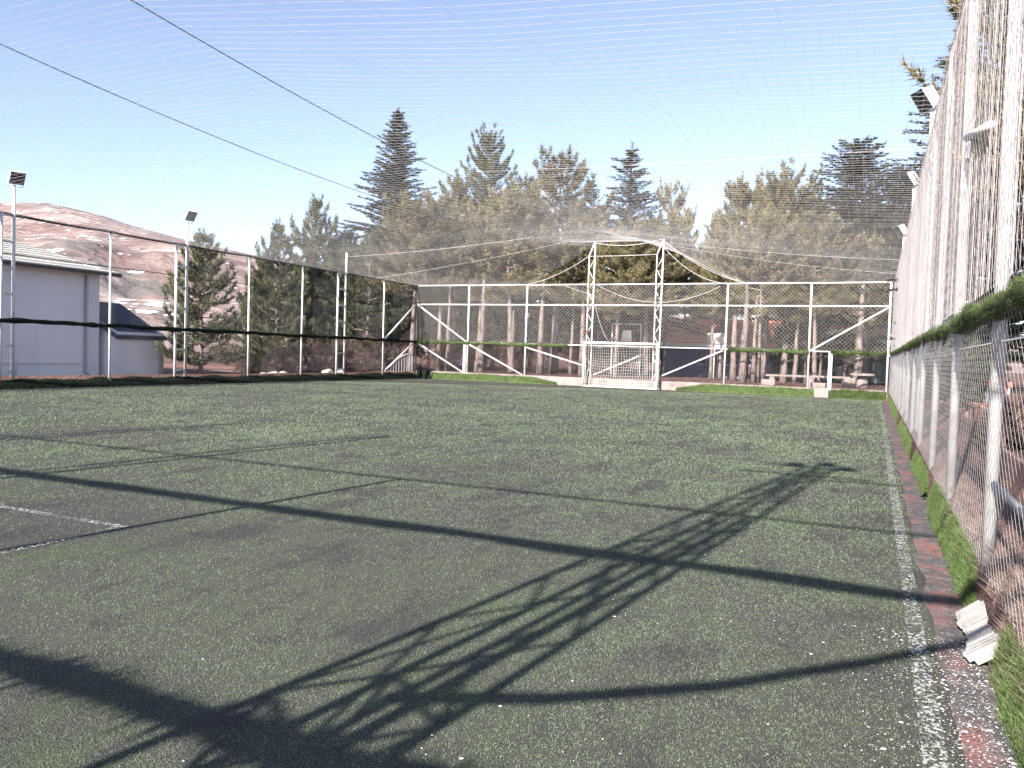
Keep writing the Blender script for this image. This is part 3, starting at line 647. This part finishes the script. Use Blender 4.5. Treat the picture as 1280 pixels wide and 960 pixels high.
# ------------------------------------------------------------------ trees
def needles(P, D, K, L, W, spread):
    n = len(P); P = np.repeat(P, K, 0); D = np.repeat(D, K, 0)
    d = unit(D + rng.normal(0, spread, (n*K, 3))); sd = unit(np.cross(d, rng.normal(0, 1, (n*K, 3))))*W/2
    ln = (L*rng.uniform(.6, 1.2, n*K))[:, None]
    return np.stack([P-sd, P+sd, P+d*ln], 1)
def make_pine(seed, h, cs, Rm, dens=1., nl=.24, top=.55, lean=0):
    """returns (trunk mesh, crown mesh); base at the origin. Upswept branches end in brush-like shoots"""
    rs = np.random.default_rng(seed); tb = MB()
    rb = .018*h**.9+.03
    ctr = lambda z: Vector((lean*z/h + .12*noise.noise(Vector((seed, 0, z*.25)))*min(1, z/2), .12*noise.noise(Vector((0, seed, z*.25)))*min(1, z/2), z))
    zs = np.linspace(0, h*.97, 14); tb.tube([ctr(z) for z in zs], rb, 9, radii=[rb*(1.25 if z == 0 else 1)*(1-.93*z/h) for z in zs])
    P, D = [], []
    def shoot(p, d, L_):
        m = max(3, int(L_/.075*dens))
        for k in range(m): P.append(tuple(p+d*(L_*(k+rs.random())/m))); D.append(tuple(d))
    z = cs*h
    while z < h*.965:
        t = (z-cs*h)/(h-cs*h)
        prof = Rm*((1-t)**top)*(min(1, .6+t*2.2))*(1+.35*noise.noise(Vector((z*.8, seed, 0)))); nb = rs.integers(4, 7) if t < .85 else rs.integers(3, 5); a0 = rs.uniform(0, 6.28)
        for b in range(nb):
            if rs.random() < .12: continue
            a = a0 + b*6.28/nb + rs.normal(0, .25); Ln = max(.25, prof*rs.uniform(.5, 1.15)*(1.3 if rs.random() < .10 else 1)); el = R_(2 + 40*t + rs.normal(0, 9))
            n = max(3, int(Ln/.30)); pts = []; q = ctr(z)
            for i in range(n+1):
                f = i/n; pts.append(q.copy()); e2 = el + R_(40)*f**1.6 - R_(8)*(1-f); aa = a + .25*math.sin(f*2+a)
                q = q + Vector((math.cos(aa)*math.cos(e2), math.sin(aa)*math.cos(e2), math.sin(e2)))*(Ln/n)
            tb.tube(pts, .02, 4, cap=False, radii=[max(.006, (.014+.012*Ln)*(1-.9*i/n)) for i in range(n+1)])
            for i in range(1, n+1):
                f = i/n
                if f < .20 and t < .75 and Ln > .9: continue
                d = (pts[i]-pts[i-1]).normalized(); hz = Vector((0, 0, 1)).cross(d).normalized()
                for s in (-1, 1):
                    if rs.random() < .15: continue
                    sl = (.30+.30*(1-f)*min(2, Ln))*rs.uniform(.6, 1.25)*(1 if t < .8 else .7)
                    shoot(pts[i], (d*.75 + hz*s*rs.uniform(.35, .9) + Vector((0, 0, rs.uniform(.25, .75)))).normalized(), sl)
            d = (pts[-1]-pts[-2]).normalized(); shoot(pts[-1], (d+Vector((0, 0, .5))).normalized(), .38*rs.uniform(.7, 1.2))
        z += rs.uniform(.26, .46)
    shoot(ctr(h*.93), Vector((0, 0, 1)), h*.07)
    P, D = np.array(P), unit(np.array(D)); P += rs.normal(0, .02, P.shape)
    V = needles(P, D, 7, nl, .042, .75)
    me = tri_mesh('crown', V); tm = bpy.data.meshes.new('trunk'); tm.from_pydata(tb.v, [], tb.f); tm.polygons.foreach_set('use_smooth', [True]*len(tm.polygons))
    return tm, me
def make_cedar(seed, h, cs, Rm, ragged=0., dens=1., pw=.85):
    rs = np.random.default_rng(seed); tb = MB(); rb = .02*h+.03
    ctr = lambda z: Vector((.06*noise.noise(Vector((seed, 0, z*.2))), .06*noise.noise(Vector((0, seed, z*.2))), z))
    zs = np.linspace(0, h, 14); tb.tube([ctr(z) for z in zs], rb, 8, radii=[rb*(1-.96*z/h) for z in zs])
    P, D = [], []; z = cs*h
    while z < h*.97:
        t = (z-cs*h)/(h-cs*h); prof = Rm*(1-t)**pw*(min(1, .7+t*2)) + .12; nb = rs.integers(6, 9); a0 = rs.uniform(0, 6.28)
        for b in range(nb):
            if rs.random() < .06+.35*ragged: continue
            a = a0 + b*6.28/nb + rs.normal(0, .3); Ln = prof*rs.uniform(.6, 1.1)*(1+ragged*rs.uniform(-.5, .7)); el = R_(14 + 16*t + rs.normal(0, 6))
            n = max(3, int(Ln/.28)); pts = []; q = ctr(z)
            for i in range(n+1):
                f = i/n; pts.append(q.copy()); e2 = el - R_(34)*f*(1-t*.7) + (R_(30)*max(0, f-.8))
                q = q + Vector((math.cos(a)*math.cos(e2), math.sin(a)*math.cos(e2), math.sin(e2)))*(Ln/n)
            tb.tube(pts, .02, 4, cap=False, radii=[max(.005, (.012+.012*Ln)*(1-.92*i/n)) for i in range(n+1)])
            for i in range(1, n+1):
                f = i/n
                if f < .15 and t < .8: continue
                d = (pts[i]-pts[i-1]).normalized(); hzv = Vector((0, 0, 1)).cross(d).normalized()
                for s in (-1, 1):
                    for rep in range(3):
                        sl = (.10+.40*(1-f)*min(1.6, Ln/2))*min(1, .35+Ln/1.6)*rs.uniform(.6, 1.2); tw = (d*rs.uniform(.5, 1.0) + hzv*s*rs.uniform(.5, 1.) + Vector((0, 0, rs.uniform(-.12, .12)))).normalized()
                        m = max(1, int(sl/.12*dens)); base = pts[i-1].lerp(pts[i], rs.random())
                        for k in range(m): P.append(tuple(base+tw*(sl*(k+.7)/m))); D.append(tuple(tw+Vector((0, 0, .12))))
                P.append(tuple(pts[i])); D.append(tuple(d))
        z += rs.uniform(.20, .34)
    for k in range(14): P.append((0, 0, h*(.93+.07*k/14))); D.append((rs.normal(0, .6), rs.normal(0, .6), .8))
    P, D = np.array(P), unit(np.array(D)); P[:, 2] += rs.normal(0, .02, len(P))
    sp = np.array([.5, .5, .22]); n = len(P); K = 5
    Pk = np.repeat(P, K, 0); d = unit(np.repeat(D, K, 0) + rs.normal(0, 1, (n*K, 3))*sp); sd = unit(np.cross(d, rs.normal(0, 1, (n*K, 3))))*.046/2
    V = np.stack([Pk-sd, Pk+sd, Pk+d*(.23*rs.uniform(.5, 1.2, n*K))[:, None]], 1)
    me = tri_mesh('crown', V); tm = bpy.data.meshes.new('trunk'); tm.from_pydata(tb.v, [], tb.f); tm.polygons.foreach_set('use_smooth', [True]*len(tm.polygons))
    return tm, me

KINDS = {
    'low': make_pine(11, 6.9, .10, 3.7, 1.15, .26, .8),       # small open pine, branches to the ground
    'bushA': make_pine(12, 11, .42, 4.2, 1.05, .27, .55),
    'bushB': make_pine(13, 11, .46, 4.4, 1.05, .27, .48, .5),
    'bushC': make_pine(14, 12, .38, 3.9, 1.05, .27, .62),
    'tall': make_pine(15, 17.5, .34, 4.9, 1.05, .28, .5),
    'firA': make_cedar(16, 18, .10, 6.6, .14, .85, 1.0),
    'firB': make_cedar(17, 15, .10, 5.2, .15, .85, .55),
    'wispy': make_cedar(18, 15, .2, 4.2, .75, .75, .9)}
TMAT = {'low': ('bark', 'pine_dark'), 'bushA': ('bark', 'pine'), 'bushB': ('bark', 'pine'), 'bushC': ('bark', 'pine'), 'tall': ('bark', 'pine_dark'),
        'firA': ('bark_dark', 'cedar'), 'firB': ('bark_dark', 'cedar'), 'wispy': ('bark_dark', 'cedar')}
BASEH = {'low': 6.9, 'bushA': 11, 'bushB': 11, 'bushC': 12, 'tall': 17.5, 'firA': 18, 'firB': 15, 'wispy': 15}
for kk, (a, b) in KINDS.items():
    for me, mm in ((a, TMAT[kk][0]), (b, TMAT[kk][1])): me.materials.append(M[mm])
def tree(kind, az, dist, h, label, rz=0, wide=1., group=None, z=None):
    x, y = -math.sin(R_(az))*dist, math.cos(R_(az))*dist
    t = thing('cedar_tree' if kind in ('firA', 'firB', 'wispy') else 'pine_tree', (x, y, (gz(x, y) if z is None else z)-.05), label, 'tree', group)
    s = h/BASEH[kind]; t.scale = (s*wide, s*wide, s); t.rotation_euler = (0, 0, rz)
    for nm, me in zip(('trunk', 'crown'), KINDS[kind]):
        o = bpy.data.objects.new(nm, me); COL.objects.link(o); o.parent = t
    return t
G = 'pines and cedars round the pitch'
tree('low', 45.6, 42, 6.9, 'small lone pine beside the outbuilding, bright on its left side', .4, .92, G)
tree('low', 40.8, 52, 9.0, 'slim pine just right of the lone pine, behind the left fence', 1.2, .72, G)
tree('low', 38.3, 56, 11.2, 'pale pointed pine left of the tall dark cedar', 2.2, .72, G)
tree('low', 36.2, 57, 9.4, 'lower pine tucked between the pointed pine and the dark cedar', 3.1, .9, G)
tree('firA', 32.9, 57, 18.4, 'tall dark conical cedar, the highest tree left of centre', .9, 1.02, G)
tree('bushB', 29.6, 50, 10.4, 'bushy olive pine right below the tall dark cedar', 2.0, .95, G)
tree('tall', 26.4, 57, 16.7, 'tall upright pine at the centre with rounded tip', 1.0, .85, G)
tree('bushC', 23.8, 58, 14.0, 'green pine close on the right of the tall central pine', 4.0, .9, G)
tree('bushB', 26.9, 50.5, 10.2, 'olive pine with pale trunk behind the second back fence bay', .3, .9, G)
tree('bushA', 21.4, 50, 13.4, 'broad golden olive pine left of the goal masts', 5.1, 1.1, G)
tree('wispy', 19.0, 58, 14.2, 'thin wispy cedar top between the golden pine and the leaning cedar', 2.4, .6, G)
tree('wispy', 16.4, 55, 15.8, 'ragged cedar with leaning tip above the goal', .2, 1.15, G)
tree('bushB', 17.0, 48, 8.6, 'dark leaved pine directly behind the goal', 1.7, 1.0, G)
tree('bushC', 13.6, 56, 13.2, 'slim pine with twin spires right of the ragged cedar', .8, .75, G)
tree('bushC', 12.3, 60, 12.2, 'distant slim pine beside the sky gap', 2.8, .6, G)
tree('bushA', 11.0, 67, 9.6, 'far pine behind the red roof under the sky gap', 3.3, 1.0, G)
tree('bushC', 8.9, 51, 12.2, 'olive pine with several rounded tips right of the sky gap', 1.9, 1.0, G)
tree('bushB', 7.2, 48, 9.4, 'olive pine with pale trunk near the fourth back fence post', 4.4, .85, G)
tree('bushA', 5.6, 51, 12.6, 'golden olive pine left of the big right hand cedar', .6, 1.0, G)
tree('firB', 1.6, 53, 14.9, 'dense dome shaped cedar near the right back corner', 1.1, 1.15, G)
tree('bushB', 3.6, 49, 9.0, 'low olive pine in front of the dense cedar', 2.7, 1.0, G)
tree('firB', -1.0, 57, 14.0, 'dark cedar half hidden by the right fence top', 3.9, 1.1, G)
tree('firA', -4.2, 46, 18.6, 'tall cedar standing behind the right fence, branches reaching over its top', 2.2, 1.0, G)
tree('bushB', 31.6, 49.5, 10.2, 'olive pine behind the left back corner in front of the tall cedar', 1.4, 1.1, G)
tree('low', 34.6, 52, 8.4, 'low olive pine behind the left fence end, left of the corner', 4.6, 1.15, G)
tree('bushC', 28.6, 54, 12.8, 'olive pine between the tall dark cedar and the tall central pine', 2.9, 1.05, G)
tree('bushB', 24.4, 49.5, 10.8, 'full olive pine behind the second back post', 3.5, 1.1, G)
tree('bushA', 19.4, 49.5, 10.2, 'olive pine behind the left net mast', 1.1, 1.1, G)
tree('bushB', 14.8, 50, 9.4, 'dark olive pine behind the right net mast', 4.0, 1.1, G)
tree('bushA', 9.8, 56, 9.8, 'far olive pine filling the dip right of the sky gap', 2.1, 1.2, G)
tree('bushC', 10.4, 53, 10.6, 'slender olive pine just left of the rounded tips right of the sky gap', 5.5, .7, G)
tree('bushB', 7.0, 53, 12.2, 'full olive pine right of the rounded tips', .9, 1.0, G)
tree('bushA', 4.3, 52, 11.2, 'warm olive pine leaning into the dense dome cedar', 2.0, .95, G)
tree('bushA', .6, 50, 8.4, 'shaded pine with pale trunk in the right back corner', 5.0, .9, G)
tree('firB', -6.4, 34, 13.0, 'near cedar seen only through the right fence veil', .5, .9, G)
tree('bushB', -9.5, 22, 11.0, 'pine close outside the right fence seen through its net', 1.5, 1.0, G)
DG = 'pines deep in the grove'
random.seed(5); d_ = lambda i: (64, 70, 76)[i % 3]
for i, a in enumerate(np.linspace(41.5, -3.5, 30)):
    if 7.5 < a < 14.2 and d_(i) < 74: continue
    d = (64, 70, 76)[i % 3] + random.uniform(-2, 2); h = random.uniform(7.6, 9.8) - (2.2 if a > 38.5 else 0) - (1.0 if 9 < a < 13 else 0)
    tree('low', a + random.uniform(-.5, .5), d, h, 'shaded pine deep in the grove behind the front trees', i*1.3, 1.0, DG)
# bare trunks and dead snag in front
def snag(az, dist, h, r, label):
    x, y = -math.sin(R_(az))*dist, math.cos(R_(az))*dist; t = thing('dead_tree', (x, y, gz(x, y)-.05), label, 'tree'); mb = MB()
    mb.tube([(x+.10*noise.noise(Vector((az, z, 1)))+.05*z*.3, y, gz(x, y)-.05+z) for z in np.linspace(0, h, 8)], r, 9, radii=[r*(1-.65*k/7) for k in range(8)])
    mb.build('trunk', 'bark', t, True); mb = MB(); random.seed(int(az*10))
    for k in range(7):
        mb = MB(); z = gz(x, y) + h*random.uniform(.35, .95); a = random.uniform(0, 6.28); l = random.uniform(.3, 1.1)
        mb.tube([(x, y, z), (x+math.cos(a)*l*.6, y+math.sin(a)*l*.6, z+.1), (x+math.cos(a)*l, y+math.sin(a)*l, z-.1)], .02, 5, radii=[.025, .015, .006]).build('branch', 'bark', t)
snag(24.4, 48.5, 3.9, .17, 'short broken dead trunk between two fence posts left of the goal')
snag(22.4, 48.3, 6, .22, 'pale bare trunk left of the goal, tallest of the bare trunks')
snag(26.6, 48.6, 6, .20, 'straight pale trunk right of the first back fence post')
snag(8.3, 46.5, 5.6, .24, 'thick pale trunk right of the blue building')
snag(7.6, 47.5, 5, .15, 'thin trunk close beside the thick pale trunk')
snag(1.0, 47.5, 5.6, .26, 'thick trunk near the right back corner behind the brace')
for i, (a, d, hh) in enumerate(((6.9, 52, 4.4), (5.7, 54, 4.6), (4.9, 50, 4.2), (4.1, 55, 4.8), (3.3, 52, 4.5), (2.4, 56, 4.6), (1.8, 52, 4.3), (20.2, 50, 4.4), (29.0, 49, 4.5))):
    snag(a, d, hh+1, .11+.02*(i % 3), ['slender trunk in the row behind the fourth back post', 'slender trunk second in the row behind the right bay', 'slender trunk third in the row behind the right bay', 'slender trunk fourth in the row behind the right bay',
         'slender trunk fifth in the row, left of the right stub post', 'slender trunk sixth in the row behind the stub post', 'slender trunk last in the row before the corner', 'slender trunk left behind the goal mast', 'slender trunk behind the left corner braces'][i])

# dry shrubs
def shrub(x, y, h, r, label, m='shrub', n=900):
    z = gz(x, y); a = rng.uniform(0, 6.28, n); u = rng.random(n)**.6; el = rng.uniform(.15, 1.4, n)
    P = np.stack([x+np.cos(a)*r*u*np.cos(el), y+np.sin(a)*r*u*np.cos(el), z+h*u*np.sin(el)], 1); D = unit(P-np.array([x, y, z-.2]))
    V = needles(P, D, 5, .22, .022, .6); t = thing('shrub', (x, y, z), label, 'shrub', 'dry shrubs behind the fences')
    link('twigs', tri_mesh('twigs', V), m, t)
    mb = MB()
    for k in range(12):
        b = random.uniform(0, 6.28); e = random.uniform(.5, 1.4); mb.tube([(x, y, z-.05), (x+math.cos(b)*r*.8*math.cos(e), y+math.sin(b)*r*.8*math.cos(e), z+h*.9*math.sin(e))], .012, 4, cap=False)
    mb.build('stem', m, t)
for a, d, h, r, l, mm in ((42.2, 44, 1.2, 1.0, 'olive low shrub right of the lone pine trunk', 'pine'), (40.2, 47, 1.8, 1.4, 'brown bare shrub behind the left fence, left of the last ladder mast', 'shrub'), (38.0, 48, 2.3, 1.7, 'brown bare shrub behind the last ladder mast', 'shrub'),
                          (36.2, 49, 2.4, 1.7, 'brown bare shrub right of the last ladder mast', 'shrub'), (34.4, 50, 2.4, 1.6, 'brown bare shrub left of the white railing', 'shrub'), (32.3, 51, 2.2, 1.6, 'brown bare shrub behind the white railing', 'shrub'),
                          (29.5, 50, 2.0, 1.5, 'dark dry shrub behind the left corner braces', 'shrub'), (27.4, 52, 2.0, 1.6, 'dark dry shrub between the first two back posts', 'shrub'), (24.8, 52, 2.1, 1.7, 'dark dry shrub behind the broken trunk', 'shrub'),
                          (22.2, 53, 2.2, 1.7, 'dark dry shrub behind the tallest bare trunk', 'shrub'), (19.6, 53, 2.2, 1.6, 'dark dry shrub left of the goal', 'shrub'), (44.0, 60, 1.6, 1.8, 'brown shrub on the slope behind the lone pine', 'shrub'), (17.2, 54, 2.0, 1.8, 'dark dry shrub seen through the goal net', 'shrub')):
    shrub(-math.sin(R_(a))*d, math.cos(R_(a))*d, h, r, l, mm)

# ------------------------------------------------------------------ things beyond the back fence
def polar(az, d): return -math.sin(R_(az))*d, math.cos(R_(az))*d
# red roofed pavilion with blue panel wall
pv = thing('pavilion', (-11, 58, .3), 'low pavilion with blue wall and orange red tiled roof right of the goal', 'building')
MB().bbox((-14.2, 57.6, .0), (-8.6, 62, 2.55)).build('wall', 'blue_wall', pv)
for x in (-11.2, -10.5, -9.5, -9.0):
    wn = MB().bbox((x-.22, 57.54, 1.35), (x+.22, 57.598, 2.1)).build('window', 'glass', pv); MB().bbox((x-.27, 57.52, 1.29), (x+.27, 57.57, 1.345)).build('sill', 'off_white', wn)
MB().bbox((-14.3, 57.5, 2.56), (-8.5, 57.59, 2.8)).build('fascia', 'off_white', pv)
rfp = MB().add([(-14.6, 57.1, 2.8), (-8.2, 57.1, 2.8), (-8.2, 60, 4.6), (-14.6, 60, 4.6), (-14.6, 62.6, 2.8), (-8.2, 62.6, 2.8)], [(0, 1, 2, 3), (3, 2, 5, 4), (0, 3, 4), (1, 5, 2)]).build('roof', 'red_tile', pv)
for k in range(9):
    f0, f1 = k/9, (k+1)/9; MB().add([(-14.62, 57.06+2.9*f0, 2.86+1.8*f0), (-8.18, 57.06+2.9*f0, 2.86+1.8*f0), (-8.18, 57.06+2.9*f1, 2.82+1.8*f1), (-14.62, 57.06+2.9*f1, 2.82+1.8*f1), (-14.62, 57.06+2.9*f0, 2.79+1.8*f0), (-8.18, 57.06+2.9*f0, 2.79+1.8*f0)], [(0, 1, 2, 3), (4, 5, 1, 0)]).build('tile_course', 'red_tile', rfp)
# long red and white block behind the trunks
lb = thing('school_block', (-2, 66, .2), 'long white block with red upper band seen between the trunks', 'building')
MB().bbox((-8.0, 66, 0), (3.2, 74, 2.7)).build('wall', 'off_white', lb); MB().bbox((-8.05, 65.95, 2.71), (3.25, 74, 5.1)).build('upper_wall', 'red_wall', lb)
for i, x in enumerate(np.arange(-7.4, 3, 1.35)):
    wn = MB().bbox((x, 65.94, .9), (x+.75, 65.995, 2.3)).build('window', 'glass', lb); MB().bbox((x-.05, 65.90, .83), (x+.8, 65.97, .895)).build('sill', 'off_white', wn)
    MB().bbox((x+.1, 65.88, 3.3), (x+.7, 65.945, 4.4)).build('window', 'glass', lb)
MB().bbox((-8.3, 65.5, 5.11), (3.5, 74.3, 5.3)).build('roof', 'fascia', lb)
# white board on a post
x, y = polar(9.9, 55); sg = thing('notice_board', (x, y, .4), 'blank white board on a post beside the red roof', 'board')
MB().box((x, y-.04, 2.95), (.85, .04, .95)).build('panel', 'off_white', sg); MB().tube([(x-.3, y, .3), (x-.3, y, 3.4)], .04, 8).build('post', 'white_metal', sg, True)
MB().box((x-.62, y-.04, 2.95), (.36, .04, .95)).build('panel', 'pipe', sg)
# basketball hoop
x, y = polar(16.3, 52); bh = thing('basketball_hoop', (x, y, .4), 'white framed basketball backboard seen above the goal', 'hoop')
for s in (-1, 1): MB().tube([(x+s*.95, y, .3), (x+s*.95, y, 3.75)], .04, 8).build('post', 'white_metal', bh, True)
MB().tube([(x-.95, y, 3.75), (x+.95, y, 3.75)], .035, 8).build('top_bar', 'white_metal', bh, True)
MB().add([(x-.36, y-.05, 2.65), (x+.36, y-.05, 2.65), (x+.30, y-.05, 3.35), (x-.22, y-.05, 3.35), (x-.36, y-.01, 2.65), (x+.36, y-.01, 2.65), (x+.30, y-.01, 3.35), (x-.22, y-.01, 3.35)], [(0, 1, 2, 3), (7, 6, 5, 4), (0, 4, 5, 1), (1, 5, 6, 2), (2, 6, 7, 3), (3, 7, 4, 0)]).build('backboard', 'off_white', bh)
MB().tube([(x+.22*math.cos(t), y-.3+.22*math.sin(t), 2.8) for t in np.linspace(0, 6.283, 14)], .012, 5).build('rim', 'red_wall', bh, True)
# bins
for az, lab in ((.35, 'dark wheeled bin by the right back corner, left of the pair'), (-.55, 'dark wheeled bin by the right back corner, right of the pair')):
    x, y = polar(az, 52); b = thing('rubbish_bin', (x, y, .5), lab, 'bin', 'bins beyond the back fence')
    mb = MB().add([(x-.42, y-.36, .62), (x+.42, y-.36, .62), (x+.42, y+.36, .62), (x-.42, y+.36, .62), (x-.55, y-.45, 1.75), (x+.55, y-.45, 1.75), (x+.55, y+.45, 1.75), (x-.55, y+.45, 1.75)], [(3, 2, 1, 0), (4, 5, 6, 7), (0, 1, 5, 4), (1, 2, 6, 5), (2, 3, 7, 6), (3, 0, 4, 7)])
    mb.build('body', 'bin', b); MB().box((x, y, 1.80), (1.18, .98, .09)).build('lid', 'black', b)
    for s in (-1, 1): MB().tube([(x+s*.34, y-.38, .58), (x+s*.42, y-.38, .58)], .10, 12).build('wheel', 'black', b)
# concrete blocks, slabs and round table
def block(x, y, d, rz, lab, m='concrete', z=.40):
    o = thing('concrete_block', (x, y, z), lab, 'concrete block', 'concrete pieces beyond the back fence'); mb = MB().box((x, y, z+d[2]/2-.03), d, rz)
    ob = mb.build('block', m, o); bv = ob.modifiers.new('bevel', 'BEVEL'); bv.width = .03; bv.segments = 2; return o
def bench_slab(x, y, L_, rz, lab):
    t = thing('stone_bench', (x, y, .4), lab, 'bench', 'concrete pieces beyond the back fence'); c, s = math.cos(rz), math.sin(rz)
    MB().box((x, y, .92), (L_, .5, .10), rz).build('seat', 'concrete', t)
    for q in (-.38, .38): MB().box((x+c*L_*q, y+s*L_*q, .62), (.25, .42, .50), rz).build('leg', 'concrete', t)
bench_slab(-4.0, 44.6, 2.6, .25, 'long pale stone bench just left of the fourth back post')
bench_slab(-2.0, 45.4, 1.9, -.2, 'stone bench between the back post and the stub post')
block(-5.0, 43.4, (.7, .5, .35), .1, 'pale concrete block at the left end of the stone bench')
block(-1.15, 44.0, (.55, .5, .55), .2, 'pale concrete block under the round table edge')
block(-2.5, 42.0, (.9, .5, .30), -.3, 'broken pinkish concrete step at the foot of the back post')
rt = thing('round_table', (-.55, 46, .4), 'round concrete table near the right back corner', 'table', 'concrete pieces beyond the back fence')
MB().tube([(-.55, 46, 1.05), (-.55, 46, 1.17)], .62, 24).build('table_top', 'concrete', rt); MB().tube([(-.55, 46, .35), (-.55, 46, 1.05)], .3, 16, radii=[.34, .24]).build('pedestal', 'concrete', rt, True)
# white boards/boxes by the right corner
x, y = polar(-1.1, 50); wb = thing('white_cabinet', (x, y, .5), 'white cabinet glimpsed by the right back corner above the bins', 'cabinet')
MB().box((x, y, 2.8), (.7, .5, 1.3)).build('body', 'off_white', wb); MB().box((x-.1, y-.26, 2.8), (.5, .03, 1.1)).build('door', 'off_white', wb); MB().tube([(x, y, .4), (x, y, 2.15)], .06, 8).build('post', 'pipe', wb)
# white railing by the left corner
rl = thing('white_railing', (-25.55, 40.2, .3), 'white metal railing with sloping top by the left back corner', 'railing')
pa, pb = Vector((-25.6, 38.9, .25)), Vector((-25.5, 41.7, .25)); n = 11; tops = []
for k in range(n):
    q = pa.lerp(pb, k/(n-1)); hh = .10+.95*math.sin(min(1, k/(n-1)*1.1)*math.pi/2); tops.append(q+Vector((0, 0, hh+.1))); MB().tube([q, q+Vector((0, 0, hh+.1))], .035, 6).build('bar', 'white_metal', rl)
MB().tube(tops, .04, 6).build('top_rail', 'white_metal', rl); MB().tube([pa+Vector((0, 0, .05)), pb+Vector((0, 0, .05))], .035, 6).build('bottom_rail', 'white_metal', rl)
# blue plastic chair by the left corner
x, y = -23.4, 44.2; pc = thing('plastic_chair', (x, y, .4), 'blue plastic chair in the shade behind the left back corner', 'chair')
MB().box((x, y, .85), (.45, .45, .05)).build('seat', 'blue_plastic', pc); MB().box((x, y+.22, 1.12), (.45, .04, .5), 0, ('X', -.15)).build('backrest', 'blue_plastic', pc)
for sx in (-1, 1):
    for sy in (-1, 1): MB().tube([(x+sx*.18, y+sy*.18, .85), (x+sx*.23, y+sy*.23, .38)], .022, 6).build('leg', 'blue_plastic', pc)
# rocks behind the left fence
def rock(x, y, s, lab):
    import bmesh
    bm = bmesh.new(); bmesh.ops.create_icosphere(bm, subdivisions=2, radius=s)
    for v in bm.verts: v.co *= 1+.35*noise.noise(v.co*2.2/s+Vector((x, y, 0))); v.co.z *= .6
    me = bpy.data.meshes.new('rock'); bm.to_mesh(me); bm.free(); o = link('rock', me, 'slab'); o.location = (x, y, gz(x, y)+s*.2); tag(o, lab, 'rock', 'pale rocks behind the left fence')
for i, (a, d, s) in enumerate(((41.6, 41.5, .25), (40.9, 42, .32), (40.3, 41, .22), (37.3, 43, .3), (36.4, 43.5, .25))):
    rock(*polar(a, d), s, ['pale rock right of the lone pine, leftmost of the heap', 'largest pale rock of the heap right of the lone pine', 'small pale rock at the right end of the heap', 'pale rock behind the foot of the last ladder mast', 'pale rock right of the last ladder mast foot'][i])

# ------------------------------------------------------------------ outside the right fence
pb_ = thing('park_bench', (2.2, 18.5, .45), 'dark slatted bench seen through the right fence mesh', 'bench')
for k in range(4): MB().bbox((1.75+.12*k, 17.6, .86), (1.84+.12*k, 19.2, .90)).build('slat', 'wood', pb_)
for k in range(3): MB().bbox((2.25+.03*k, 17.6, 1.0+.14*k), (2.28+.03*k, 19.2, 1.10+.14*k)).build('back_slat', 'wood', pb_)
for y in (17.75, 19.05):
    for x in (1.78, 2.2): MB().tube([(x, y, .42), (x, y, .86)], .025, 6).build('leg', 'black', pb_)
    MB().tube([(2.22, y, .5), (2.34, y, 1.42)], .025, 6).build('leg', 'black', pb_)
for i, (x, y, l) in enumerate(((1.35, 9.0, 5.2), (1.55, 15.0, 5.6), (1.75, 21.5, 5.8))):
    t = thing('timber_edging', (x, y, .45), ['timber edging board outside the right fence, nearest one', 'timber edging board outside the right fence, middle one', 'timber edging board outside the right fence, farthest one'][i], 'board', 'edging boards outside the right fence')
    MB().bbox((x-.03, y-l/2, .40), (x+.03, y+l/2, .72)).build('board', 'wood', t)
    for q in (-.4, .4): MB().bbox((x+.035, y+l*q-.04, .3), (x+.10, y+l*q+.04, .80)).build('stake', 'wood', t)
lw = thing('low_wall', (3.4, 34, .4), 'low pale wall with red coping outside the right fence', 'wall')
MB().bbox((2.9, 24, .3), (3.2, 46, 1.15)).build('wall_face', 'off_white', lw); MB().bbox((2.85, 23.95, 1.151), (3.25, 46, 1.28)).build('coping', 'red_wall', lw)
for i, (x, y, h, r) in enumerate(((2.6, 26.5, 2.4, 1.0), (2.2, 31.5, 2.6, 1.1), (1.9, 13.5, .7, .5))):
    shrub(x, y, h, r, ['dark evergreen shrub beyond the bench outside the right fence', 'dark evergreen shrub farther along outside the right fence', 'small dry shrub outside the right fence near the bench'][i], 'cedar' if i < 2 else 'shrub', 1500)
